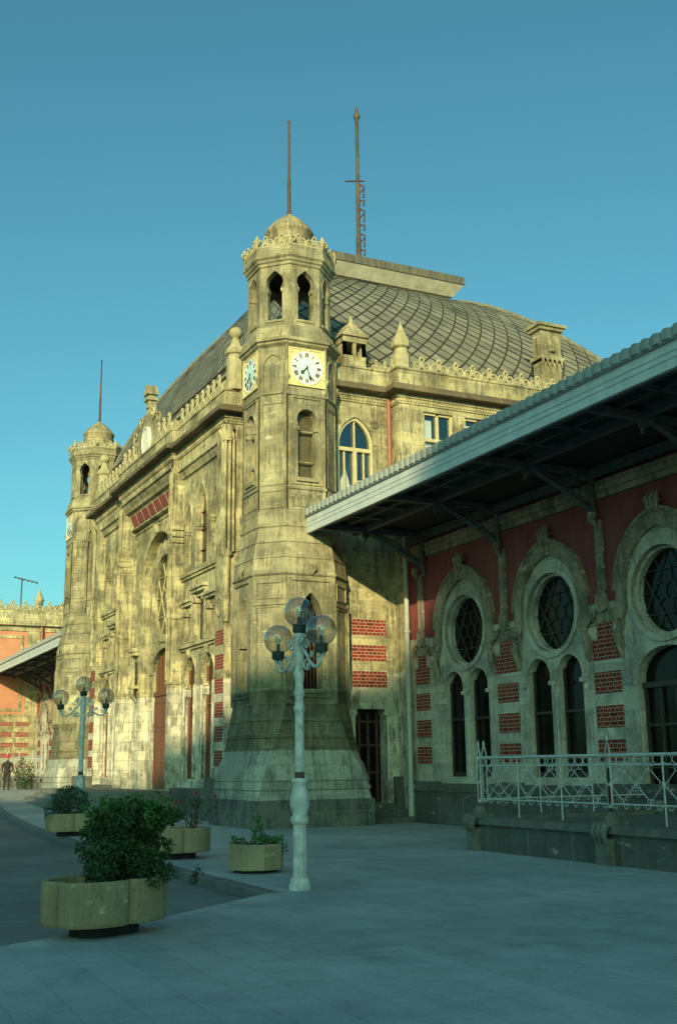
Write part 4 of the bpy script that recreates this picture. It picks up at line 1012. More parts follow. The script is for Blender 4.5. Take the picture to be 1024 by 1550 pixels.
def canopy(x0, x1, mods, label):
    K = empty('platform_canopy', ((x0 + x1) / 2, 15, 8.3), label, 'canopy')
    f = MB(); f.box(x0, x1, 13.22, 13.29, 8.25, 8.74)
    f.box(x0, x1, 13.20, 13.22, 8.25, 8.33); f.box(x0, x1, 13.205, 13.22, 8.44, 8.47); f.box(x0, x1, 13.205, 13.22, 8.56, 8.59)
    f.box(x0, x0 + .05, 13.29, 14.7, 8.35, 8.74) if x0 > -50 else f.box(x1 - .05, x1, 13.29, 14.7, 8.35, 8.74)
    f.build('fascia', M['paint'], K)
    t = MB(); n = int((x1 - x0) / .27)       # lobed edge of the corrugated sheet
    rings = []
    for i in range(n * 8 + 1):
        x = x0 + (x1 - x0) * i / (n * 8); q = math.sqrt(max(0, 1 - (2 * ((i % 8) / 8) - 1) ** 2)); d = q * .10
        if i % 8 == 0: d = -.01; q = -.6
        rings.append([(x, 13.17 - .05 * q, 8.77), (x, 13.17 - .05 * q, 8.88 + d), (x, 13.34, 8.94 + d), (x, 16.75, 9.5 + d * .6)])
    t.loft(rings, False, False); t.box(x0, x1, 13.16, 13.3, 8.74, 8.80)
    t.build('roof_sheet', M['paint_roof'], K)
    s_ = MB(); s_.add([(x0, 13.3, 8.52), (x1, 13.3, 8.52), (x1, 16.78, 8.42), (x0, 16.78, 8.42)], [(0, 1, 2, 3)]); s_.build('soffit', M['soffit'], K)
    b = MB()
    for y, z, w_, h in ((13.62, 8.38, .10, .16), (14.15, 8.40, .07, .12), (14.8, 8.30, .16, .20), (15.0, 8.40, .06, .1), (16.55, 8.16, .14, .22)): b.box(x0, x1, y - w_ / 2, y + w_ / 2, z, z + h)
    x = x0 + .6
    while x < x1: b.box(x - .04, x + .04, 13.3, 14.75, 8.40, 8.5); x += 1.333
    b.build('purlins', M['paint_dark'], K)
    for m in mods:
        c = MB(); c.box(m - .08, m + .08, 13.3, 16.68, 8.26, 8.40)
        c.tube([(m, 16.62, 7.42), (m, 15.7, 7.92), (m, 14.82, 8.33)], .075, 4, False); c.tube([(m, 16.60, 7.55), (m, 15.75, 8.06), (m, 15.0, 8.36)], .035, 4, False)
        c.tube([(m, 16.72, 7.1), (m, 16.66, 7.5), (m, 16.66, 8.3)], [.05, .09, .08], 6)
        spir = lambda cy_, cz_, r_: c.tube([(m, cy_ + r_ * (1 - .8 * k / 14) * math.cos(k * .6), cz_ + r_ * (1 - .8 * k / 14) * math.sin(k * .6)) for k in range(15)], .022, 4)
        spir(16.3, 8.0, .16); spir(15.85, 8.17, .11)
        c.box(m - .05, m + .05, 14.70, 14.90, 8.12, 8.3); c.tube([(m, 14.8, 8.14), (m + .0, 14.75, 7.98)], [.06, .03], 6)
        c.build('bracket', M['paint_dark'], K)
    return K
M['paint_roof'] = plain_mat('grey_roof_sheet_paint', (0.22, 0.25, 0.24), (0.36, 0.38, 0.35), 4, 0.7, vs=(3, 1, 3))
canopy(-29.2, -6.5, (-28.5, -24.5, -20.5, -16.5, -12.5, -8.5), 'blue grey platform canopy running from the near clock tower over the arched wing')
canopy(-85.9, -56.3, (-60.5, -64.5, -68.5, -72.5, -76.5, -80.5, -84.5), 'distant pale-edged canopy left of the far clock tower')

# ------------------------------------------------------------------ terraces and railings
def terrace(x0, x1, z0, label, posts, endx, near=True):
    T = empty('terrace', ((x0 + x1) / 2, 14.5, z0), label, 'terrace')
    t = MB(); t.box(x0, x1, 12.32, 16.66, z0 - .3, z0 + .50); t.build('terrace_wall', M['plinth'], T)
    c = MB(); c.box(x0 - .04, x1, 12.25, 12.62, z0 + .50, z0 + .63); c.box(x0 - .04, x0 + .3, 12.62, 16.6, z0 + .50, z0 + .63) if endx is None else None
    c.box(x0, x1, 12.62, 16.66, z0 + .50, z0 + .56)
    c.build('coping', M['plinth2'], T)
    for px in posts:
        p = MB(); p.box(px - .16, px + .16, 12.18, 12.36, z0 - .2, z0 + .42)
        for k in (-.12, 0, .12): p.tube([(px + k, 12.19, z0 + .64), (px + k, 12.13, z0 + .52), (px + k, 12.17, z0 + .36)], [.07, .07, .02], 6)
        p.box(px - .18, px + .18, 12.18, 12.62, z0 + .62, z0 + .70); p.lathe([(.16, z0 + .70), (.13, z0 + .78), (.06, z0 + .82), (.05, z0 + .84)], (px, 12.42, 0), 8)
        p.build('pedestal', M['plinth2'], T)
    return T
M['plinth2'] = plain_mat('worn_coping_stone', (0.08, 0.085, 0.075), (0.18, 0.175, 0.14), 4, 0.9, bstr=0.4)
def rail_section(a, b, z0, label, grp, detail=True, end_post=True):
    """one cast-iron section from post a to post b (x, y)"""
    A = Vector((a[0], a[1], 0)); B = Vector((b[0], b[1], 0)); L = (B - A).length; d = (B - A) / L
    Rr = empty('iron_railing', (a[0], a[1], z0), label, 'railing', grp)
    P = lambda u, v, w=0: (A.x + d.x * u - d.y * w, A.y + d.y * u + d.x * w, z0 + v)
    r = MB(); r.tube([P(0, 1.76), P(L, 1.76)], .028, 8); r.tube([P(0, 1.60), P(L, 1.60)], .013, 6); r.tube([P(0, .97), P(L, .97)], .016, 6)
    r.build('rails', M['iron_white'], Rr)
    for e in ((0,) if not end_post else (0, L)):
        if e == L and not end_post: continue
        p = MB()
        for s_ in (-.05, .05): p.tube([P(e + s_, .92), P(e + s_, 1.62)], .018, 6)
        p.tube([P(e - .05, 1.62), P(e - .055, 1.80), P(e - .03, 1.92), P(e, 2.0)], .016, 6); p.tube([P(e + .05, 1.62), P(e + .055, 1.80), P(e + .03, 1.92), P(e, 2.0)], .016, 6)
        p.lathe([(.03, 0), (.045, .03), (.03, .06)], P(e, .90), 8); p.lathe([(.035, 0), (.055, .03), (.035, .06)], P(e, 1.72), 8); p.lathe([(.02, 0), (.03, .03), (.01, .1)], P(e, 1.99), 8)
        q = p.build('post', M['iron_white'], Rr)
        MB().tube([P(e, .64), P(e, 1.55)], .022, 6).build('post_core', M['rust'], q)
    if detail:
        n = max(1, round(L / 1.3)); w = L / n; sc = MB()
        for k in range(1, n): sc.tube([P(k * w, .66), P(k * w, 1.74)], .015, 6)
        for k in range(n):
            u0 = k * w
            for h in (0, 1):
                c = u0 + w * (.25 + .5 * h); hw = w * .23; m_ = 1.285
                dd = [(c - hw, m_), (c, m_ + .27), (c + hw, m_), (c, m_ - .27)]
                for (p0, p1) in zip(dd, dd[1:] + dd[:1]):
                    du, dv = (p1[0] - p0[0]) * .14, (p1[1] - p0[1]) * .14
                    sc.tube([P(p0[0] + du, p0[1] + dv), P(p1[0] - du, p1[1] - dv)], .009, 4)
                for (u_, v_) in dd:
                    for s1 in (-1, 1):
                        for s2 in (-1, 1):
                            sc.tube([P(u_ + .055 * (1 - .7 * i / 6) * math.cos(i * .75) * s1 + .02 * s1, v_ + .055 * (1 - .7 * i / 6) * math.sin(i * .75) * s2 + .01 * s2) for i in range(7)], .007, 4)
            for v_ in (1.68,):
                m2 = 6
                for i in range(m2):
                    c = u0 + w * (i + .5) / m2; sc.tube([P(c + w / m2 * .5 * math.cos(t), v_ + .07 * math.sin(t)) for t in [2 * PI * j / 10 for j in range(11)]], .007, 4)
            for i in range(5):
                c = u0 + w * (i + .5) / 5; sc.tube([P(c - .06, .96), P(c - .04, .91), P(c, .90), P(c + .015, .93)], .007, 4)
                sc.tube([P(c + .06, .96), P(c + .04, .91), P(c, .90)], .007, 4)
        for k in range(n + 1):
            for h in (.0,):
                u = min(L - .02, max(.02, k * w)); sc.lathe([(.01, -.03), (.035, 0), (.01, .03)], P(u, 1.285), 6)
        sc.build('scrollwork', M['iron_white'], Rr)
    return Rr
terrace(-19.35, -6.5, 0.0, 'raised grey stone terrace in front of the arched wing', (-19.25, -15.3, -11.35, -7.4), None)
rail_section((-19.25, 12.42), (-15.3, 12.42), 0, 'white iron scroll railing section nearest the drainpipe on the grey terrace', 'railings on the near terrace')
rail_section((-15.3, 12.42), (-11.35, 12.42), 0, 'white iron scroll railing section running off past the frame edge', 'railings on the near terrace', True, False)
rail_section((-11.35, 12.42), (-7.4, 12.42), 0, 'white iron scroll railing section at the outer end of the near terrace', 'railings on the near terrace', True, True)
rail_section((-19.25, 12.55), (-19.25, 16.5), 0, 'white iron railing returning from the terrace corner back to the arched wall', 'railings on the near terrace', True, False)
terrace(-85.8, -60.5, .55, 'low stone terrace wall beneath the distant white railing', (-84.0, -80.0, -76.0, -72.0, -68.0, -64.0, -60.7), 1)
for k, (xa, xb) in enumerate(((-84, -80), (-80, -76), (-76, -72), (-72, -68), (-68, -64), (-64, -60.7))):
    rail_section((xa, 12.42), (xb, 12.42), .55, 'distant sunlit white railing section on the low wall at the left', 'railings on the distant terrace', True, False)

# ------------------------------------------------------------------ steps
st = empty('entrance_steps', (CX, 11.5, .3), 'broad grey stone entrance steps before the main portal', 'steps')
s_ = MB()
for k in range(4):
    z1 = .84 - k * .16; o = k * .34
    q = [(-49.3 - o, 12.3), (-49.3 - o, 10.7 - o), (-48.5 - o * .5, 9.9 - o), (-40.4 + o * .5, 9.9 - o), (-38.9 + o, 10.9 - o), (-38.9 + o, 12.3)]
    s_.loft([[(x, y, -.2) for x, y in q], [(x, y, z1) for x, y in q]], cap1=True)
s_.build('step_flight', M['steps'], st)

# ------------------------------------------------------------------ lamps
def lamp(x, y, z, ang, label):
    L = empty('street_lamp', (x, y, z), label, 'street lamp', 'three-globe lamps before the station')
    c = (x, y, z)
    p = MB()
    p.lathe([(0.1480, 0), (0.1480, .06), (0.1295, .09), (0.1332, .13), (0.1110, .16)], c, 16)
    p.lathe([(0.0925, .16), (0.0925, .86)], c, 24, False, 0, 1, .07)
    p.lathe([(0.0999, .86), (0.1258, .89), (0.1258, .95), (0.0999, .98), (0.1110, 1.04), (0.1369, 1.12), (0.1295, 1.22), (0.1036, 1.33), (0.0962, 1.40), (0.1147, 1.43), (0.1147, 1.46), (0.0814, 1.48)], c, 16)
    p.build('base', M['lamp_paint'], L)
    MB().lathe([(0.0629, 1.46), (0.0703, 1.50), (0.0666, 1.56), (0.0577, 1.58)], c, 12).build('rust_collar', M['rust'], L)
    p = MB(); p.lathe([(0.0651, 1.55), (0.0607, 2.40)], c, 24, False, 0, 1, .08)
    p.lathe([(0.0651, 2.38), (0.0814, 2.42), (0.0814, 2.46), (0.0629, 2.48), (0.0592, 2.58), (0.0814, 2.66), (0.0629, 2.70), (0.0555, 2.78), (0.0777, 2.90), (0.0740, 2.96), (0.0555, 2.98), (0.0592, 3.06), (0.0740, 3.10), (0.0740, 3.16)], c, 14)
    p.lathe([(0.0703, 3.16), (0.0740, 3.20), (0.0777, 3.47), (0.0592, 3.50)], c, 24, False, 0, 1, .05)
    p.build('column', M['lamp_paint'], L)
    ca, sa = math.cos(ang), math.sin(ang)
    P = lambda u, v, w=0: (x + ca * u - sa * w, y + sa * u + ca * w, z + v)
    for sg in (-1, 1):
        a = MB()
        a.tube([P(sg * .07, 3.30), P(sg * .2, 3.20), P(sg * .32, 3.06), P(sg * .46, 2.98), P(sg * .58, 3.0), P(sg * .64, 3.08), P(sg * .64, 3.16)], .024, 6)
        for cu, cv, r_, s2 in ((.22, 3.02, .10, 1), (.22, 3.34, .08, -1), (.36, 3.16, .05, 1), (.56, 3.10, .045, -1), (.14, 3.42, .05, 1)):
            a.tube([P(sg * (cu + r_ * (1 - .75 * i / 12) * math.cos(i * .6 * s2)), cv + r_ * (1 - .75 * i / 12) * math.sin(i * .6 * s2)) for i in range(13)], .015, 5)
        for cu, cv, r_ in ((.17, 3.0, .07), (.15, 3.36, .06)):
            for w_ in (-.06, .06): a.tube([P(sg * (cu + r_ * (1 - .75 * i / 10) * math.cos(i * .7)), cv + r_ * (1 - .75 * i / 10) * math.sin(i * .7), w_) for i in range(11)], .012, 5)
        for k in range(5): a.tube([P(sg * .64 + .03 * math.cos(k * 1.257), 3.12, .03 * math.sin(k * 1.257)), P(sg * .64 + .06 * math.cos(k * 1.257), 3.17, .06 * math.sin(k * 1.257))], [.018, .01], 5)
        a.build('arm', M['lamp_paint'], L)
    for (cu, z0) in ((-.64, 3.17), (.64, 3.17), (0, 3.50)):
        g = (P(cu, 0)[0], P(cu, 0)[1], z + z0)
        col = MB().lathe([(.03, -.03), (.07, 0), (.095, .02), (.09, .09), (.098, .10), (.098, .12), (.08, .12)], g, 16).build('lamp_holder', M['lamp_dark'], L)
        R_ = .215; zc = .10 + R_ * .93
        prof = [(R_ * math.sin(a_), zc - R_ * math.cos(a_)) for a_ in [0.36 + (PI - .38) * k / 18 for k in range(19)]]
        gb = MB(); rings = []
        gb.lathe(prof, g, 28); gb.build('globe', M['globe'], col)
        MB().lathe([(.026, .1), (.026, .22), (.02, .23)], g, 8).build('lamp_socket', M['lamp_dark'], col)
        MB().lathe([(.018, .23), (.03, .27), (.032, .30), (.02, .335), (.004, .345)], g, 10).build('bulb', M['dial'], col)
    return L
M['lamp_dark'] = plain_mat('dark_lamp_metal', (0.03, 0.04, 0.035), (0.07, 0.08, 0.07), 8, 0.5)
lamp(-14.64, 6.5, 0, 0.08, 'pale three-globe lamp post standing alone in front of the near clock tower')
lamp(-29.7, 7.0, 0, R(51), 'three-globe lamp post behind the shrubs, in front of the portal')

# ------------------------------------------------------------------ planters and plants
def leaves(mb, center, rad, n, size, rnd, shape='ball', bias=.5, asp=.5):
    for _ in range(n):
        while True:
            p = Vector((rnd.uniform(-1, 1), rnd.uniform(-1, 1), rnd.uniform(-1, 1)))
            if p.length < 1: break
        if rnd.random() < bias: p = p.normalized() * rnd.uniform(.78, 1.0)
        c = Vector((center[0] + p.x * rad[0], center[1] + p.y * rad[1], center[2] + p.z * rad[2]))
        d = Vector((rnd.gauss(0, 1), rnd.gauss(0, 1), rnd.gauss(.3, .8))).normalized()
        side = d.cross(Vector((rnd.gauss(0, 1), rnd.gauss(0, 1), rnd.gauss(0, 1)))).normalized()
        s = size * rnd.uniform(.6, 1.3)
        nn = d.cross(side) * s * .15
        mb.add([tuple(c), tuple(c + d * s * .5 + side * s * asp * .5 + nn), tuple(c + d * s), tuple(c + d * s * .5 - side * s * asp * .5 + nn)], [(0, 1, 2, 3)])
def bush(parent, c, clumps, mat, size, seed, stems=14, name='foliage', asp=.5):
    rnd = random.Random(seed); mb = MB()
    for (dx, dy, dz, rx, ry, rz_, n) in clumps: leaves(mb, (c[0] + dx, c[1] + dy, c[2] + dz), (rx, ry, rz_), n, size, rnd, asp=asp)
    mb.build(name, mat, parent)
    tw = MB()
    for k in range(stems):
        cl = clumps[k % len(clumps)]
        b = Vector((c[0] + rnd.uniform(-.12, .12), c[1] + rnd.uniform(-.12, .12), c[2] - .02))
        t = Vector((c[0] + cl[0] + rnd.uniform(-.5, .5) * cl[3], c[1] + cl[1] + rnd.uniform(-.5, .5) * cl[4], c[2] + cl[2] + cl[5] * rnd.uniform(.1, .8)))
        m_ = (b + t) / 2 + Vector((rnd.uniform(-.08, .08), rnd.uniform(-.08, .08), .05))
        tw.tube([b, m_, t], [.012, .009, .004], 5)
    tw.build('stems', M['twig'], parent)
def lobed(r, lobes=4, n=64, depth=.22, rot=0, ex=1.0, yaw=0.0):
    out = []
    for k in range(n):
        a = 2 * PI * k / n; q = abs(math.sin(lobes * (a - rot) / 2)); rr = r * (1 - depth + depth * q ** .55)
        u_, v_ = rr * math.cos(a), rr * math.sin(a) * ex
        out.append((u_ * math.cos(yaw) - v_ * math.sin(yaw), u_ * math.sin(yaw) + v_ * math.cos(yaw)))
    return out
def planter(x, y, label, r=.70, z0=.12, z1=.55, rot=.3, ex=1.0, yaw=0.0):
    z = gz(x)
    Q = empty('planter', (x, y, z), label, 'planter', 'lobed concrete planters'); L = lobed(r, rot=rot, ex=ex, yaw=yaw)
    def rg(k, zz): return [(x + u * k, y + v * k, z + zz) for u, v in L]
    b = MB(); b.loft([rg(.3, z0), rg(.97, z0), rg(.995, z0 + .03), rg(1, z1 - .02), rg(.985, z1), rg(.90, z1), rg(.885, z1 - .02), rg(.88, z1 - .12)], False); b.build('tub', M['concrete'], Q)
    b = MB(); b.loft([rg(.55, -.0), rg(.55, z0)], False); b.build('foot', M['black'], Q)
    b = MB(); b.add(rg(.885, z1 - .09), [tuple(range(64))]); b.build('soil', M['soil'], Q)
    return Q
def shrub(x, y, z, label, clumps, mat, size, seed, stems=14, cat='shrub', asp=.5, name='shrub'):
    S = empty(name, (x, y, z), label, cat); bush(S, (x, y, z), clumps, mat, size, seed, stems, asp=asp); return S
px, py = -11.95, 3.12
planter(px, py, 'large lobed beige concrete planter in the foreground holding the biggest shrub', .50, rot=0, ex=1.45, yaw=.42)
r1 = []
rr = random.Random(3)
for k in range(42):
    a = rr.uniform(0, 2 * PI); q = .48 * rr.uniform(0, 1) ** .6 ; r1.append((q * math.cos(a) * .82, q * math.sin(a) * .92, rr.uniform(.14, .74), rr.uniform(.12, .18), rr.uniform(.12, .18), rr.uniform(.10, .16), 300))
for k in range(8): a = rr.uniform(0, 2 * PI); r1.append((.36 * math.cos(a), .38 * math.sin(a), rr.uniform(.05, .25), .12, .12, .1, 90))
shrub(px + .05, py + .24, .46, 'dense dark green shrub filling the large foreground planter', r1, M['leaf'], .05, 11, 26)
ng = []
for k in range(30): a = rr.uniform(0, 2 * PI); q = .46 * rr.uniform(0, 1) ** .5; ng.append((q * math.cos(a) * .9, q * math.sin(a) * 1.05, rr.uniform(.70, .90) - q * .12, .07, .07, .09, 36))
SH = [o for o in bpy.data.objects if o.name == 'shrub'][0]
mbn = MB(); rn = random.Random(77)
for (dx, dy, dz, rx, ry, rz_, n) in ng: leaves(mbn, (px + .05 + dx, py + .24 + dy, .46 + dz), (rx, ry, rz_), n, .055, rn)
mbn.build('new_growth', M['leaf_new'], SH)
planter(-20.75, 6.75, 'lobed beige concrete planter holding the red-flowered rose', .47, rot=0, ex=1.36)
rz1 = []
for k in range(14): a = rr.uniform(0, 2 * PI); q = rr.uniform(0, .4); rz1.append((q * math.cos(a), q * math.sin(a), rr.uniform(.15, .62), .12, .12, .1, 26))
S = shrub(-20.65, 7.0, .5, 'sparse rose bush with a few red flowers behind the large shrub', rz1, M['leaf'], .05, 12, 14, 'rose bush', name='rose_bush')
for fx_, fy_, fz_ in ((-20.6, 7.42, 1.10), (-20.65, 7.05, 1.18), (-20.45, 6.6, 1.02)):
    fl = MB()
    for k in range(6): leaves(fl, (fx_, fy_, fz_), (.025, .025, .02), 3, .04, rr, asp=1.0)
    fl.tube([(fx_, fy_, fz_), (fx_ - .03, fy_ - .04, fz_ - .3)], .005, 4)
    fl.build('flower', M['flower'], S)
planter(-29.2, 6.7, 'lobed beige concrete planter farthest away, left of the second lamp post', .50, rot=0, ex=1.4)
rr2 = [(0, .1, .32, .40, .48, .42, 2200), (.1, -.25, .12, .3, .35, .25, 500)]
shrub(-29.2, 6.55, .5, 'rounded dark shrub in the farthest planter by the kerb', rr2, M['leaf2'], .06, 13, 10)
# octagonal planter
ox, oy = -17.45, 6.98
Q = empty('octagonal_planter', (ox, oy, 0), 'small octagonal beige planter on the pavement left of the near lamp post', 'planter')
def og(r_, zz): return [(ox + r_ * math.cos(PI / 8 + k * PI / 4 + .3), oy + r_ * math.sin(PI / 8 + k * PI / 4 + .3), zz) for k in range(8)]
b = MB(); b.loft([og(.3, .05), og(.45, .05), og(.455, .07), og(.455, .43), og(.445, .44), og(.38, .44), og(.375, .42), og(.37, .3)]); b.build('tub', M['concrete'], Q)
b = MB(); b.loft([og(.36, 0), og(.36, .05)]); b.build('foot', M['black'], Q); b = MB(); b.add(og(.375, .36), [tuple(range(8))]); b.build('soil', M['soil'], Q)
cl = [(0.02, 0, .30, .07, .07, .16, 60), (0, .05, .12, .14, .14, .07, 80), (-.12, -.28, .10, .12, .10, .07, 70), (.1, .30, .10, .14, .14, .06, 80), (.15, .40, -.02, .06, .05, .10, 34), (.12, 0, .04, .1, .1, .06, 50), (-.1, .1, .42, .05, .05, .12, 20)]
shrub(ox, oy, .38, 'small leafy plant trailing over the octagonal planter', cl, M['leaf3'], .065, 14, 12, 'plant', .6, name='potted_plant')
w = empty('weed', (-17.4, 5.95, -.1), 'small weed growing against the kerb below the octagonal planter', 'weed')
bush(w, (-17.4, 5.95, -.13), [(0, 0, .10, .06, .06, .09, 60), (0, .03, .22, .03, .03, .05, 16)], M['leaf'], .05, 5, 5)
# plants on the distant terrace
for k, (x_, y_) in enumerate(((-63.0, 12.0), (-65.4, 12.0))):
    shrub(x_, y_, .55, ('bushy green plant in front of the distant low wall near the far tower', 'taller green plant left of the bushy one by the distant low wall')[k], [(0, 0, .7 + .2 * k, .35, .35, .4, 200), (.1, .1, 1.2 + .3 * k, .2, .2, .25, 70), (0, 0, .25, .22, .22, .25, 80)], M['leaf'], .12, 40 + k, 8, 'plant', name='terrace_plant')

# ------------------------------------------------------------------ distant pavilion at the left
FB = empty('far_pavilion', (-92, 17, .5), 'orange stucco pavilion with stone parapet at the far left', 'building')
PF = FY(-86.0)
fb = MB(); fb.box(-100, -86.0, 4, 30, 0, 12.3); fb.build('wall', M['stucco_far'], FB)
fs = MB()
fs.pbox(PF, 4, 30, 11.75, 12.15, -.1, .05); fs.pbox(PF, 4, 30, 12.15, 12.5, -.45, .05); fs.pbox(PF, 4, 30, 12.5, 13.3, -.15, .05)
for y in (9.6, 16.35, 22.5): fs.pbox(PF, y - .45, y + .45, 5.6, 11.8, -.06, .05)
for y0, y1 in ((10.3, 15.6),): fs.ring(PF, rect(y0 + .2, y1 - .2, 6.0, 11.2), rect(y0, y1, 5.8, 11.4), -.06, .02, True)
fs.pbox(PF, 4, 30, 0.4, 5.6, -.05, .05)
fs.build('stone_dressing', M['stone_far'] if 'stone_far' in M else M['stone_plain'], FB)
rnd = random.Random(5)
for z in (1.7, 2.45, 3.2, 3.95, 4.7):
    MB().pbox(PF, 12.5 + rnd.uniform(0, .4), 14.9 + rnd.uniform(0, .3), z, z + .34, -.07, .03).build('brick_band', M['brick'], FB)
    MB().pbox(PF, 15.3, 16.3, z, z + .34, -.07, .03).build('brick_band', M['brick'], FB)
c_ = MB(); cresting(c_, FY(-85.85), 6, 26, 13.3, .75, .9); c_.build('cresting', M['crest'], FB)
MB().tube([(-85.75, 16.9, .5), (-85.75, 16.9, 12.1)], .09, 6).build('drainpipe', M['drain_red'], FB)
MB().lathe([(.3, 13.3), (.3, 14.1), (.42, 14.2), (.3, 14.35), (.12, 14.8), (.03, 15.1)], (-86.4, 16.7, 0), 8).build('pinnacle', M['crest'], FB)
c_ = MB(); c_.lathe([(4.0, 12.4), (3.8, 13.4), (3.0, 14.1), (1.5, 14.5), (.1, 14.6)], (-91, 20.5, 0), 24); c_.build('roof', M['lead'], FB)
AN = empty('antenna', (-86.8, 15.4, 12.5), 'thin rooftop television antenna on the orange pavilion', 'antenna')
a_ = MB(); a_.tube([(-86.8, 15.4, 12.3), (-86.8, 15.4, 15.9)], .05, 6); a_.build('mast', M['mast'], AN)
a_ = MB(); a_.tube([(-86.8, 14.8, 15.95), (-86.8, 16.6, 15.6)], .04, 5)
for k in range(6): y_ = 14.85 + k * .34; a_.tube([(-87.2, y_, 15.93 - k * .07), (-86.4, y_, 15.93 - k * .07)], .03, 5)
a_.build('dipoles', M['mast'], AN)

# ------------------------------------------------------------------ person at the left edge
def skin_body(name, joints, edges, mat, parent, sub=2):
    me = bpy.data.meshes.new(name); off = Vector(parent['_o'])
    me.from_pydata([tuple(Vector(j[0]) - off) for j in joints], edges, []); me.materials.append(mat)
    o = bpy.data.objects.new(name, me); COL.objects.link(o); o.parent = parent
    sk = o.modifiers.new('Skin', 'SKIN'); sk.use_smooth_shade = True
    if not me.skin_vertices: me.attributes.new
    return o, sk
PX, PYY = -62.9, 10.9
pz = gz(PX)
def capsule_person():
    T = empty('person', (PX, PYY, pz), 'person in dark clothes and red headwear walking at the left edge', 'person')
    X, Y, Z = PX, PYY, pz
    # body runs facing -X (walking away), arms bent in front
    def ellring(cx, cy, cz, rx, ry, n=12): return [(cx + rx * math.cos(2 * PI * k / n), cy + ry * math.sin(2 * PI * k / n), cz) for k in range(n)]
    b = MB()
    tor = [(.86, .12, .17), (.98, .125, .18), (1.10, .12, .165), (1.25, .125, .19), (1.38, .125, .215), (1.44, .11, .20), (1.48, .075, .11), (1.51, .055, .06), (1.56, .053, .055)]
    b.loft([ellring(X, Y, Z + h, rx, ry) for h, rx, ry in tor], True)
    for sg, ft in ((-1, .16), (1, -.12)):
        leg = [((0, .09 * sg, .90), .095), ((-ft * .3, .095 * sg, .70), .085), ((-ft * .55, .095 * sg, .48), .065), ((-ft * .8, .09 * sg, .28), .058), ((-ft, .09 * sg, .09), .042)]
        b.tube([(X + p[0], Y + p[1], Z + p[2]) for p, r in leg], [r for p, r in leg], 10)
        arm = [((0, .19 * sg, 1.42), .055), ((.02, .25 * sg, 1.28), .052), ((.03, .27 * sg, 1.12), .043), ((-.09, .25 * sg, .98), .038), ((-.2, .2 * sg, .93), .03)]
        b.tube([(X + p[0], Y + p[1], Z + p[2]) for p, r in arm], [r for p, r in arm], 8)
        b.tube([(X - ft + .06, Y + .09 * sg, Z + .05), (X - ft - .06, Y + .09 * sg, Z + .045), (X - ft - .16, Y + .09 * sg, Z + .035)], [.045, .05, .035], 8)
    b.build('body', M['cloth'], T)
    h = MB(); h.lathe([(.02, 1.545), (.055, 1.56), (.075, 1.62), (.08, 1.68), (.075, 1.74), (.05, 1.79), (.01, 1.80)], (X, Y, Z), 12)
    h.tube([(X - .075, Y, Z + 1.69), (X - .1, Y, Z + 1.65)], [.012, .018], 6)
    for sg in (-1, 1):
        h.tube([(X - .2, Y + .2 * sg, Z + .93), (X - .26, Y + .17 * sg, Z + .91)], [.03, .035], 6)
        for k in range(5): h.tube([(X - .25, Y + .17 * sg + (k - 2) * .016, Z + .91 - .004 * k), (X - .30, Y + .16 * sg + (k - 2) * .018, Z + .905), (X - .33 + .006 * abs(k - 2), Y + .155 * sg + (k - 2) * .018, Z + .885)], [.009, .009, .007], 5)
    h.build('head_and_hands', M['skin'], T)
    MB().lathe([(.083, 1.66), (.09, 1.69), (.085, 1.76), (.06, 1.82), (.01, 1.835)], (X + .01, Y, Z), 12).build('red_headwear', M['flower'], T)
M['cloth'] = plain_mat('dark_cloth', (0.018, 0.015, 0.014), (0.04, 0.03, 0.028), 12, 0.9)
M['skin'] = plain_mat('skin_tone', (0.36, 0.19, 0.11), (0.44, 0.25, 0.15), 8, 0.6)
capsule_person()

# ------------------------------------------------------------------ houses across the square (behind the camera) that shade the forecourt
SD = Vector((.83, -.55, .283)).normalized()
def shade_prof():
    pr = [(-64, -3.0), (-58, -2.4), (-52, -1.2), (-47, .7), (-41, 2.1), (-36, 3.0), (-31, 4.0), (-28.2, 4.7), (-25.2, 5.8), (-22.8, 7.7), (-20, 10.5), (-12, 15), (10, 17)]
    return pr
YB = -50.0; k_ = (12.6 - YB) / .55
B = empty('apartment_block', (25, YB - 3, 0), 'plain apartment block across the square behind the viewer', 'building')
b = MB(); pr_ = shade_prof()
top = [(x + k_ * .83, YB, z + k_ * .283) for x, z in pr_]
bot = [(x, y, -.5) for x, y, z in top]
topb = [(x + 6, YB - 6, z - 4.5) for x, y, z in top]; botb = [(x, y, -.5) for x, y, z in topb]
b.loft([bot, top, topb, botb], closed=False); b.add([top[0], bot[0], botb[0], topb[0]], [(0, 1, 2, 3)]); b.add([top[-1], bot[-1], botb[-1], topb[-1]], [(0, 1, 2, 3)])
b.build('wall', M['stone_plain'], B)
wn_ = MB()
for i in range(16):
    for j in range(6):
        xx = 40 + i * 4.5; zz = 3 + j * 3.2
        if zz + 2.0 < 26: wn_.box(xx, xx + 1.2, YB - .02, YB + .03, zz, zz + 1.7)
wn_.build('window_panes', M['dglass'], B)

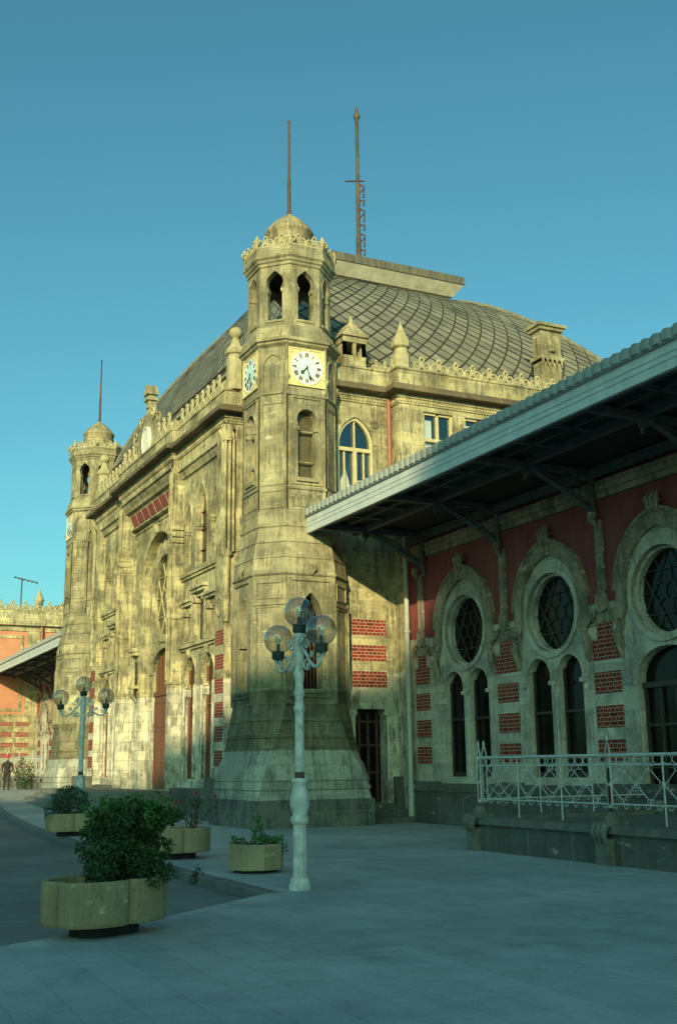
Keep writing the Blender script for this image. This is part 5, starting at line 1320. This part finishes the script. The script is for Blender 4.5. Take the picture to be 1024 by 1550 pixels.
# ------------------------------------------------------------------ camera, light, world
cam = bpy.data.cameras.new('camera'); co = bpy.data.objects.new('camera', cam); COL.objects.link(co); scene.camera = co
yaw, pit, roll = R(26.03), R(12.73), R(-.677)
fwd = Vector((-math.cos(yaw) * math.cos(pit), math.sin(yaw) * math.cos(pit), math.sin(pit)))
rgt = Vector((math.sin(yaw), math.cos(yaw), 0)); upv = rgt.cross(fwd)
r2 = rgt * math.cos(roll) + upv * math.sin(roll); u2 = -rgt * math.sin(roll) + upv * math.cos(roll)
mt = Matrix(((r2.x, u2.x, -fwd.x, 0), (r2.y, u2.y, -fwd.y, 0), (r2.z, u2.z, -fwd.z, 1.65), (0, 0, 0, 1)))
co.matrix_world = mt
cam.sensor_fit = 'VERTICAL'; cam.sensor_height = 24.0; cam.lens = 1696.0 / 1550.0 * 24.0; cam.clip_end = 5000; cam.clip_start = .1

EL = math.asin(SD.z); AZ = math.atan2(SD.x, SD.y)
sun = bpy.data.lights.new('sun', 'SUN'); sun.energy = 5.0; sun.angle = R(.5); sun.color = (1.0, .85, .47)
so = bpy.data.objects.new('sun', sun); COL.objects.link(so); so.rotation_euler = SD.to_track_quat('Z', 'Y').to_euler(); so.location = (20, -20, 30)
wd = bpy.data.worlds.new('World'); scene.world = wd; wd.use_nodes = True; nt = wd.node_tree
bg = nt.nodes['Background']; sky = nt.nodes.new('ShaderNodeTexSky'); sky.sky_type = 'NISHITA'; sky.sun_disc = False
sky.sun_elevation = EL; sky.sun_rotation = AZ; sky.altitude = 0; sky.air_density = 1.0; sky.dust_density = 1.8; sky.ozone_density = 1.6
tint = nt.nodes.new('ShaderNodeMix'); tint.data_type = 'RGBA'; tint.blend_type = 'MULTIPLY'; tint.inputs[0].default_value = 1.0; tint.inputs[7].default_value = (.48, 1.06, .93, 1)
nt.links.new(sky.outputs[0], tint.inputs[6]); nt.links.new(tint.outputs[2], bg.inputs[0]); bg.inputs[1].default_value = .135
scene.view_settings.view_transform = 'Standard'; scene.view_settings.look = 'None'; scene.view_settings.exposure = 0.2; scene.view_settings.gamma = 1.0
scene.render.engine = 'CYCLES'; scene.cycles.max_bounces = 8; scene.cycles.transparent_max_bounces = 12
for o in list(bpy.data.objects):
    if '_o' in o: del o['_o']
